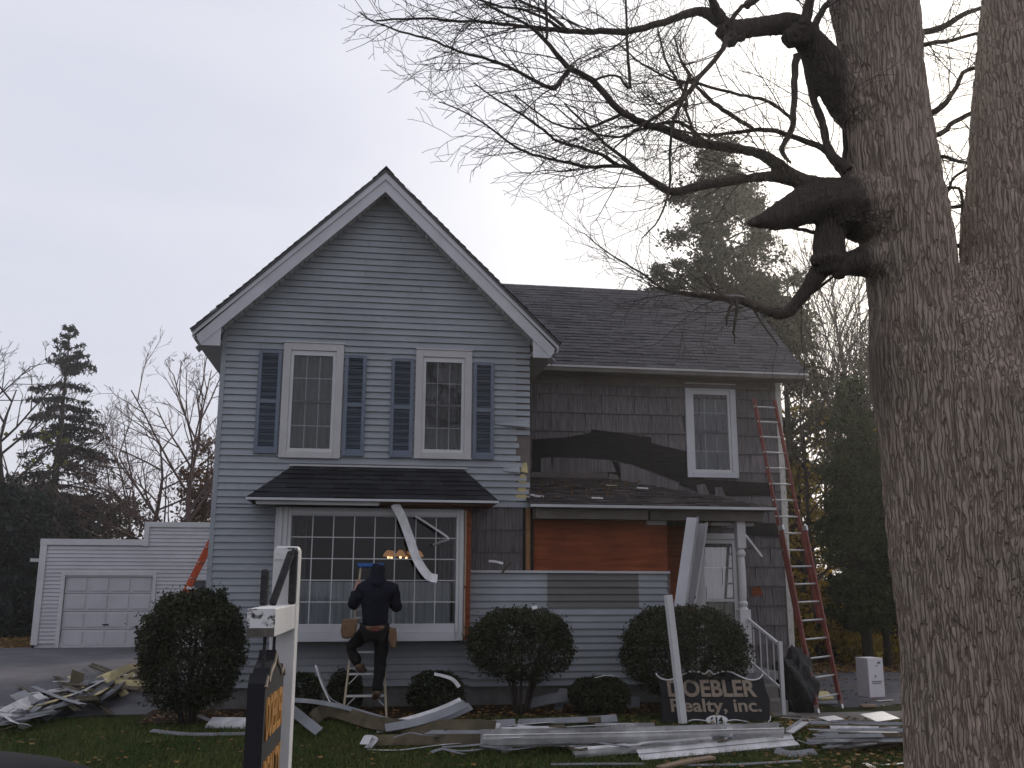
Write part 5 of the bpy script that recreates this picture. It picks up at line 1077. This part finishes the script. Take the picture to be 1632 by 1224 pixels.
scrap(GP((767,1189,.08),(1000,1184,.08),(1245,1177,.08)), 'gutter', VINYL, 'longest white gutter lying across the scrap below the lettered board', 'gutter', 'gutter', LONG, roll=-.25, wide=1.35, th=.006)
scrap(GP((1019,1204,.06),(1268,1180,.08)), 'fascia', VINYL, 'ridged white fascia length nearest the camera, right of the wooden board', 'trim', 'fascia_length', LONG, roll=-.5, wide=.95)
scrap(GP((914,1201,.04),(1040,1190,.07),(1133,1181,.09)), 'chan', VINYL, 'white downspout lying under the long gutter', 'downspout', 'downspout', LONG, roll=3.0, wide=1.3, th=.05)
scrap(GP((878,1218,.02),(950,1217,.03),(1026,1217,.02)), 'siding', GREYS, 'thin grey strip lying on grass nearest the bottom edge', group=LONG, wide=.35)
scrap(GP((1066,1219,.02),(1170,1218,.03),(1276,1212,.04)), 'siding', GREYS, 'thin grey strip in the grass past the splintered wooden board', group=LONG, wide=.35)
scrap(GP((1050,1222,.04),(1092,1212,.06),(1136,1205,.06)), 'flat', WOODS, 'splintered brown wooden board lying in front of the gutters', 'board', 'splintered_plank', None, wide=.11, th=.025)
scrap(GP((1052,1176,.10),(1066,1173,.14),(1074,1181,.08)), 'chan', VINYL, 'short curved white downspout elbow beside the long gutter', 'downspout', 'downspout_elbow', None, roll=3, wide=1.1, th=.05)
scrap(GP((1138,1184,.08),(1155,1176,.13),(1165,1168,.17),(1158,1153,.23)), 'flat', VINYL, 'bent white trim piece sticking up over the number oval', 'trim', 'metal_strip', None, wide=.07)
scrap(GP((806,1156,.05),(880,1150,.06)), 'flat', VINYL, 'creased white panel behind the left half of the long gutter', 'panel', 'loose_sheet', None, wide=.26, roll=.12)
scrap(GP((902,1158,.04),(1000,1153,.06)), 'flat', VINYL, 'flat white panel strip with yellow edge behind the long gutter', 'panel', 'loose_sheet', None, wide=.16, roll=.1, backer=None)
scrap(GP((950,1161,.03),(1045,1160,.03)), 'ell', VINYL, 'white angle trim running towards the foot of the leaning white post', 'trim', 'metal_strip', LONG, wide=.8)
scrap(GP((796,1192,.05),(813,1191,.05)), 'chan', VINYL, 'small white gutter end standing in the grass below the long gutter', 'gutter', 'gutter_end', None, wide=1.6, roll=3.1, th=.03)
scrap(GP((824,1188,.02),(856,1187,.03)), 'flat', VINYL, 'short flat white offcut just right of the small gutter end', 'scrap', 'offcut', None, wide=.13)
scrap(GP((883,1188,.04),(960,1190,.04),(1040,1188,.06)), 'flat', VINYL, 'narrow white strip between the long gutter and the downspout', group=LONG, wide=.09)
# bent tan-backed siding in front of the stepladder
scrap(GP((498,1146,.13),(526,1132,.16),(600,1152,.13),(670,1158,.11),(735,1156,.10),(790,1158,.1)), 'siding', OLDF, 'bent siding length showing its tan back in front of the stepladder', roll=(-1.0,-.75), wide=.85, k=6)
scrap(GP((588,1180,.07),(650,1179,.07),(770,1178,.09)), 'siding', OLDF, 'dark tan siding length below the bent one, with a crumpled white end', roll=-.7, wide=.75)
scrap(GP((580,1186,.10),(588,1172,.14),(596,1178,.10),(586,1192,.03)), 'flat', VINYL, 'crumpled torn white trim end at the grass edge below the stepladder', 'trim', 'metal_strip', None, wide=.1)
scrap(GP((586,1194,.02),(636,1195,.02),(700,1187,.04),(765,1181,.06)), 'flat', VINYL, 'narrow white strip on the grass leading to the long gutter', group=LONG, wide=.045)
scrap(GP((440,1115,.30),(490,1117,.29),(540,1125,.24),(590,1139,.16),(625,1149,.1)), 'siding', GREYS, 'long thin strip arching from the white sign post to the stepladder', roll=-.9, wide=.3)
scrap(GP((462,1128,.2),(485,1147,.14),(509,1166,.06)), 'siding', GREYS, 'dark curved strip just right of the white sign post', roll=-.7, wide=.6)
scrap([P(503,1060,13.2), P(509,1080,13.1), P(519,1104,13.0), P(530,1122,12.95), P(556,1128,12.9)], 'flat', VINYL, 'thin kinked white strip standing up beside the stepladder', wide=.03)
scrap([P(506,1064,13.25), P(515,1088,13.15), P(526,1112,13.05), P(548,1124,12.9)], 'flat', GREYS, 'thin grey strip standing up behind the kinked white strip', wide=.025)
for i, (dx, dy, dz, mt) in enumerate(((0,0,.0,VINYL),(6,4,.03,GREYS),(-8,7,-.02,VINYL),(14,8,-.03,GREYS))):
    scrap(GP((608+dx,1158+dy*.5,.08+dz),(655+dx,1147+dy,.13+dz),(700+dx,1133+dy,.2+dz),(736+dx,1117+dy,.28+dz)), 'siding', mt, 'siding strip in the fan rising from the stepladder to the stemmed bush', group='fan of siding strips', roll=-.75, wide=.55)
scrap(GP((315,1139,.1),(337,1149,.05)), 'flat', VINYL, 'short white offcut tilted at the foot of the largest bush', 'scrap', 'offcut', None, wide=.16, roll=.2)
scrap(GP((333,1151,.06),(390,1152,.06),(440,1155,.05)), 'siding', VINYL, 'white siding length passing behind the white sign post', wide=1.2, roll=-.3)
scrap(GP((241,1164,.04),(301,1170,.03),(385,1169,.03),(430,1166,.03)), 'siding', GREYS, 'thin bowed dark strip on the grass before the largest bush', roll=-.3, wide=.35)
# behind the bushes by the wall
scrap([P(898,1097,13.9), P(888,1136,13.6)], 'flat', GREYS, 'grey board leaning between stemmed bush and low bush', 'board', 'scrap_plank', None, wide=.13)
scrap([P(1003,1110,13.9), P(1003,1138,13.7)], 'flat', GREYS, 'grey panel leaning behind the low bush by the lettered board', 'panel', 'scrap_sheet', None, wide=.3)
scrap(GP((838,1122,.1),(880,1113,.18),(905,1110,.2)), 'siding', GREYS, 'pale siding scrap lying behind the stems of the stemmed bush', wide=.9, roll=-.6)
scrap([P(948,1080,12.95), P(966,1076,12.95), P(986,1078,12.97)], 'flat', VINYL, 'thin torn white strip on top of the low bush by the lettered board', wide=.05)
scrap([P(692,1074,13.2), P(706,1077,13.2), P(722,1083,13.15), P(732,1095,13.1)], 'flat', VINYL, 'torn white strip draped over the low bush under the picture window', wide=.06, roll=-.6)
scrap([P(848,969,13.0), P(856,967,13.0)], 'flat', VINYL, 'tiny white scrap caught on top of the stemmed bush', wide=.06, roll=-.7)
# leaning and hanging pieces
o = scrap([P(1067,948,12.5), P(1091,1153,12.3)], 'flat', VINYL, 'white square post leaning in front of the black lettered board', 'post', 'porch_baluster', None, wide=.10, th=.06)
scrap([P(1106,825,13.85), P(1086,968,13.5)], 'ell', WHITE, 'outer broken white trim board leaning from the porch roof edge', 'trim', 'broken_fascia', 'white boards leaning in the porch', wide=1.25, th=.012, roll=.2)
scrap([P(1121,834,13.95), P(1100,968,13.62)], 'fascia', WHITE, 'inner notched white trim board leaning beside the storm door', 'trim', 'broken_fascia', 'white boards leaning in the porch', wide=.95, th=.012, roll=-.1)
def hang(pts, w, label, roll=0, mat=VINYL, th=.004, kind='flat'):
    scrap([P(*p) for p in pts], kind, mat, label, 'trim', 'hanging_strip', 'strips hanging loose from the house', roll=roll, wide=w, th=th, k=5, up0=(0,-1,0))
hang([(629,803,13.62),(640,823,13.58),(652,855,13.55),(664,890,13.5),(682,917,13.45),(697,922,13.45)], .13, 'torn white trim strip hanging and curling in front of the picture window', roll=(.1,.5))
hang([(662,822,13.72),(690,840,13.68),(715,858,13.62),(703,864,13.62),(690,869,13.66)], .045, 'thin hooked white strip hanging beside the curling trim strip', roll=.9)
hang([(1188,852,14.05),(1202,870,13.95),(1215,887,13.9)], .03, 'thin white strip hanging to the right of the porch post')
hang([(779,894,14.05),(790,895,14.0),(802,898,14.0)], .04, 'curled white sliver stuck on the shingles above the half wall', roll=.6)
hang([(800,913,14.1),(808,903,14.08),(815,896,14.08)], .03, 'thin dark sliver standing on the half wall cap', mat=OLDF)
# pile on the driveway edge
rp = random.Random(4); LPG = 'scrap pile on the driveway'
lab = {'w': 'white siding scrap in the pile on the driveway edge', 'y': 'yellow foam backed scrap in the pile on the driveway edge', 'g': 'grey siding scrap in the pile on the driveway edge', 'b': 'brown backed scrap in the pile on the driveway edge'}
mt = {'w': VINYL, 'y': FOAM, 'g': GREYS, 'b': OLDF}
for i in range(90):
    t = rp.random(); x = 8+t*215+rp.uniform(-10,10); y = 1140-t*70+rp.uniform(-12,16); ln = rp.uniform(20,95); z = rp.uniform(.02,.12)+(.16*math.sin(min(max((x-60)/165,0),1)*math.pi))*rp.random()
    sl = rp.gauss(-.38, .25) if rp.random() < .78 else rp.gauss(.3, .4); kk = rp.choice('wwyyggggbbbb' if x > 120 else 'wwgggggbbby'); cx = .5*ln
    pp = GP((x-cx, y-sl*cx, z*.6+.02), (x, y+rp.uniform(-3,3), z+.05), (x+cx, y+sl*cx, z+rp.uniform(-.05,.08)))
    scrap(pp, rp.choice(['siding','siding','fascia','ell']) if kk != 'y' else 'siding', mt[kk], lab[kk], group=LPG, roll=rp.uniform(-.8,.5), wide=rp.uniform(.3,.62) if kk != 'y' else rp.uniform(.5,.8), th=.005)
    if sl is None: break
for o in [o for o in bpy.data.objects if o.get('group') == LPG]:
    pass
scrap(GP((160,1092,.22),(180,1078,.36),(205,1064,.38),(226,1060,.32)), 'siding', FOAM, 'long bent yellow foam backed length topping the driveway pile', roll=-.7, wide=.6)
scrap(GP((168,1074,.3),(200,1108,.05)), 'siding', FOAM, 'yellow foam backed length slanting down the house end of the driveway pile', roll=-.5, wide=.6)
scrap(GP((112,1082,.26),(134,1080,.28)), 'flat', OLDF, 'upright dark brown torn piece standing on the driveway pile', 'scrap', 'scrap_sheet', None, roll=-1.2, wide=.3, taper=.4)
scrap(GP((0,1143,.12),(40,1122,.16),(72,1110,.18)), 'siding', VINYL, 'broad white siding length at the photo edge of the driveway pile', wide=1.0, roll=-.5)
scrap(GP((27,1104,.26),(52,1122,.15)), 'flat', GREYS, 'pale grey panel lying crosswise over the driveway pile', 'scrap', 'scrap_sheet', None, wide=.2, roll=-.3)
scrap(GP((18,1146,.04),(40,1146,.04)), 'flat', FOAM2, 'tan offcut at the grass edge of the driveway pile', 'scrap', 'offcut', None, wide=.2, roll=-.3)
# pile beside the maple
RPG = 'scrap pile beside the maple'
for i in range(70):
    x = rp.uniform(1285,1350); y = rp.uniform(1150,1192); ln = rp.uniform(70,190); z = rp.uniform(.02,.2)*(1-abs(y-1165)/40)+.02
    kk = rp.choice('wggggbb'); sl = (1168-y)/260+rp.uniform(-.05,.05)
    scrap(GP((x, y, z), (x+ln*.5, y+sl*ln*.5, z+rp.uniform(.02,.07)), (x+ln, y+sl*ln, z+rp.uniform(0,.05))), 'siding', mt[kk], {'w': 'white siding strip in the fanned pile beside the maple trunk', 'g': 'grey siding strip in the fanned pile beside the maple trunk', 'b': 'brown backed strip in the fanned pile beside the maple trunk'}[kk], group=RPG, roll=rp.uniform(-.9,-.2), wide=rp.uniform(.1,.3))
scrap(GP((1334,1198,.03),(1400,1182,.1),(1470,1162,.2)), 'flat', OLDF, 'wide brown backed length slanting across the pile by the maple trunk', roll=-.95, wide=.2)
scrap(GP((1384,1144,.16),(1420,1139,.18)), 'flat', VINYL, 'white square panel on top of the pile by the maple trunk', 'panel', 'loose_sheet', None, wide=.3, roll=-.2)
scrap(GP((1312,1146,.14),(1338,1143,.15)), 'flat', VINYL, 'small white offcut behind the fanned pile, below the extension ladder', 'scrap', 'offcut', None, wide=.16, roll=-.2)
scrap(GP((1257,1167,.05),(1283,1150,.12)), 'ell', VINYL, 'short white angle piece between the long gutter and the fanned pile', 'trim', 'metal_strip', None, wide=.6)
scrap(GP((1236,1195,.06),(1262,1202,.03),(1300,1198,.04)), 'siding', GREYS, 'grey strip end curling out of the pile towards the gutters', roll=-.6, wide=.5)
scrap(GP((1379,1216,.03),(1397,1226,.02)), 'flat', VINYL, 'short white sliver in the fallen leaves at the bottom edge', 'scrap', 'offcut', None, wide=.07)
scrap(GP((1406,1219,.03),(1441,1216,.03)), 'flat', VINYL, 'thin white sliver in the fallen leaves by the maple trunk', 'scrap', 'offcut', None, wide=.05)
scrap(GP((1300,1108,.12),(1324,1107,.12)), 'flat', FOAM, 'yellow foam offcut lying behind the foot of the extension ladder', 'scrap', 'foam_offcut', None, wide=.2, roll=-.5, th=.03)
scrap(GP((1296,1119,.05),(1336,1118,.05)), 'flat', GREYS, 'grey plank between the feet of the extension ladder', 'board', 'scrap_plank', None, wide=.1, th=.03)
scrap(GP((1372,1124,.05),(1395,1123,.05)), 'flat', WOODS, 'short wooden offcut in front of the white carton', 'scrap', 'wood_offcut', None, wide=.1, th=.03)
scrap(GP((1398,1117,.03),(1422,1115,.02)), 'flat', VINYL, 'thin pale strip on the asphalt right of the white carton', 'scrap', 'offcut', None, wide=.05)
scrap(GP((1246,1143,.05),(1300,1147,.05)), 'flat', VINYL, 'thin white strip on the walk between steps and fanned pile', group=LONG, wide=.04)
rr_ = random.Random(9)
for i in range(22):     # small bits among the big ones
    x = rr_.uniform(640,1300); y = rr_.uniform(1150,1190)
    scrap(GP((x,y,.02),(x+rr_.uniform(12,45),y+rr_.uniform(-6,6),.03)), 'flat', rr_.choice([VINYL,GREYS,GREYS]) , 'small pale trim fragment among the gutters', 'scrap', 'fragment', 'small trim fragments on the grass', wide=rr_.uniform(.02,.08), roll=rr_.uniform(-.5,.5))
for i in range(14):
    x = rr_.uniform(650,930); y = rr_.uniform(1148,1170)
    scrap(GP((x,y,.03),(x+rr_.uniform(50,120),y+rr_.uniform(-7,7),.08)), 'siding', rr_.choice([GREYS,OLDF,VINYL,SIDING]), 'dull siding length lying beneath the long white gutter', group='siding lengths under the long gutter', wide=rr_.uniform(.4,.9), roll=rr_.uniform(-.7,-.1))
rq = random.Random(31)
for i in range(30):
    x = rq.uniform(620,1300); y = 1176+rq.uniform(-20,20)-(x-960)*.012; ln = rq.uniform(40,150); k_ = rq.choice('wgggbb'); h1 = rq.uniform(.01,.12); b_ = rq.uniform(-9,9); s_ = rq.uniform(-.12,.06)
    scrap(GP((x,y,h1),(x+ln*.35,y+b_+s_*ln*.35,h1+rq.uniform(.0,.1)),(x+ln*.7,y+b_*.4+s_*ln*.7,h1+rq.uniform(0,.08)),(x+ln,y+s_*ln,rq.uniform(.01,.1))), rq.choice(['siding','flat','ell']) if 0 else 'siding', mt[k_], {'w': 'narrow white torn strip tangled among the gutters', 'g': 'narrow grey torn strip tangled among the gutters', 'b': 'narrow brown backed strip tangled among the gutters'}[k_], group='torn strips tangled among the gutters', roll=(rq.uniform(-1,0), rq.uniform(-1,.3)), wide=rq.uniform(.07,.2))
def PR_(x, y, dz=.03):   # point on the porch roof
    d = ray(x, y); nn = np.array([0, -(TZ-PZ), WY-PY]); o = np.array([0, PY, PZ+dz]); return CP+d*((o-CP)@nn)/(d@nn)
for (x, y, w, m_, lb, nm) in ((848,788,.05,VINYL,'white torn scrap at the gable end of the porch roof','roof_scrap'),(858,790,.04,VINYL,'smaller white torn scrap near the gable end of the porch roof','roof_scrap'),(975,773,.04,FOAM2,'tan scrap high on the porch roof','roof_scrap'),(952,793,.04,VINYL,'pale scrap just left of the dark block on the porch roof','roof_scrap'),(1024,777,.035,VINYL,'pale scrap right of the dark block on the porch roof','roof_scrap'),(990,795,.1,TAR,'dark block of torn roofing near the porch eave','roof_scrap')):
    a = PR_(x-9, y); b = PR_(x+9, y+1); scrap([a, b], 'flat', m_, lb, 'scrap', nm, 'scraps lying on the porch roof', wide=w*1.5, th=.03 if m_ is TAR else .01, roll=-.4)

DEB = M('dirty_vinyl', (.60,.59,.595), .5, .25, 7, grime=.5)
for o in bpy.data.objects:
    if o.get('group') and o.type == 'MESH' and o.data.materials and o.data.materials[0] == VINYL: o.data.materials[0] = DEB
# ------------------------------------------------------------------ grass and fallen leaves
rg = np.random.default_rng(8)
def lawn_ok(x, y):
    return ~((x < -2.7) & (y > 13.6+.5*0)) & ~((x > -2.8) & (x < 5.3) & (y > 13.0)) & ~((x > 5.1) & (y > 13.3))
n = 230000
x = rg.uniform(-7.5, 11, n); y = 8.3+6.4*rg.random(n)**.9; k = lawn_ok(x, y)
pt = np.array([nf((a*.9, b*.9, 0)) for a, b in zip(x[:4000], y[:4000])])
x, y = x[k], y[k]; n = len(x); z = gz(x, y); a = rg.random(n)*6.28; h = (.028+.04*rg.random(n)); w = .0035+.003*rg.random(n); ln = rg.normal(0, .5, (n,2))*h[:, None]
p = np.stack([x, y, z], 1); u = np.stack([np.cos(a)*w, np.sin(a)*w, 0*a], 1); tip = p+np.stack([ln[:, 0], ln[:, 1], h], 1)
GRB = M('grass_blades', (.06,.115,.027), .7, .4, .9, col2=(.12,.14,.042), island=.5, spec=.15, trans=.25)
tag(npmesh('grass', np.stack([p-u, p+u, tip], 1).reshape(-1,3), np.arange(3*n).reshape(n,3), GRB), kind='stuff')
LEAFM = M('fallen_leaf', (.13,.058,.022), .7, .3, 30, col2=(.24,.14,.04), island=.6)
def fallen(n, fx, fy, sz):
    x, y = fx(n), fy(n); c = np.stack([x, y, gz(x, y)+.012+.035*rg.random(n)], 1); V, F = leaf_quads(c, sz, rg, .8); V = V.reshape(-1,4,3); cc = V.mean(1, keepdims=True); V = cc+(V-cc)*np.array([1,1,.35]); return V.reshape(-1,3), F
parts = [fallen(1900, lambda n: rg.uniform(-7,9,n), lambda n: rg.uniform(8.4,13,n), .06), fallen(2600, lambda n: 6.6+rg.normal(0,1.3,n), lambda n: rg.uniform(9.2,13.6,n), .075), fallen(1600, lambda n: rg.uniform(-2.8,5.2,n), lambda n: rg.uniform(12.9,14.1,n), .06),
         fallen(6000, lambda n: rg.uniform(7,18,n), lambda n: 20+rg.exponential(2.5,n), .10), fallen(700, lambda n: rg.uniform(7,13,n), lambda n: rg.uniform(14.5,21,n), .08), fallen(1500, lambda n: rg.uniform(-20,-9,n), lambda n: 27+rg.exponential(3,n), .11), fallen(500, lambda n: -2+rg.normal(0,.8,n), lambda n: rg.uniform(8.6,10.6,n), .065)]
tag(npmesh('fallen_leaves', *join(parts), LEAFM), kind='stuff')
c = np.array([PR_(rg.uniform(850,1020), rg.uniform(766,793), .02) for _ in range(150)]); tag(npmesh('roof_leaves', *leaf_quads(c, .055, rg, .7), LEAFM), kind='stuff')
# ------------------------------------------------------------------ added thin volume, stands in for the lens flare veil
mb = MB(); mb.box((-145,-65,-1.5), (145,165,16)); hz = mb.build('flare_haze', bpy.data.materials.new('flare_haze'))
hm = hz.data.materials[0]; hm.use_nodes = True; t = hm.node_tree; t.nodes.remove(t.nodes['Principled BSDF'])
pv_ = t.nodes.new('ShaderNodeVolumePrincipled'); pv_.inputs['Color'].default_value = (.95,.93,.9,1); pv_.inputs['Density'].default_value = .0016; pv_.inputs['Anisotropy'].default_value = .75
t.links.new(pv_.outputs[0], t.nodes['Material Output'].inputs['Volume']); tag(hz, kind='stuff')
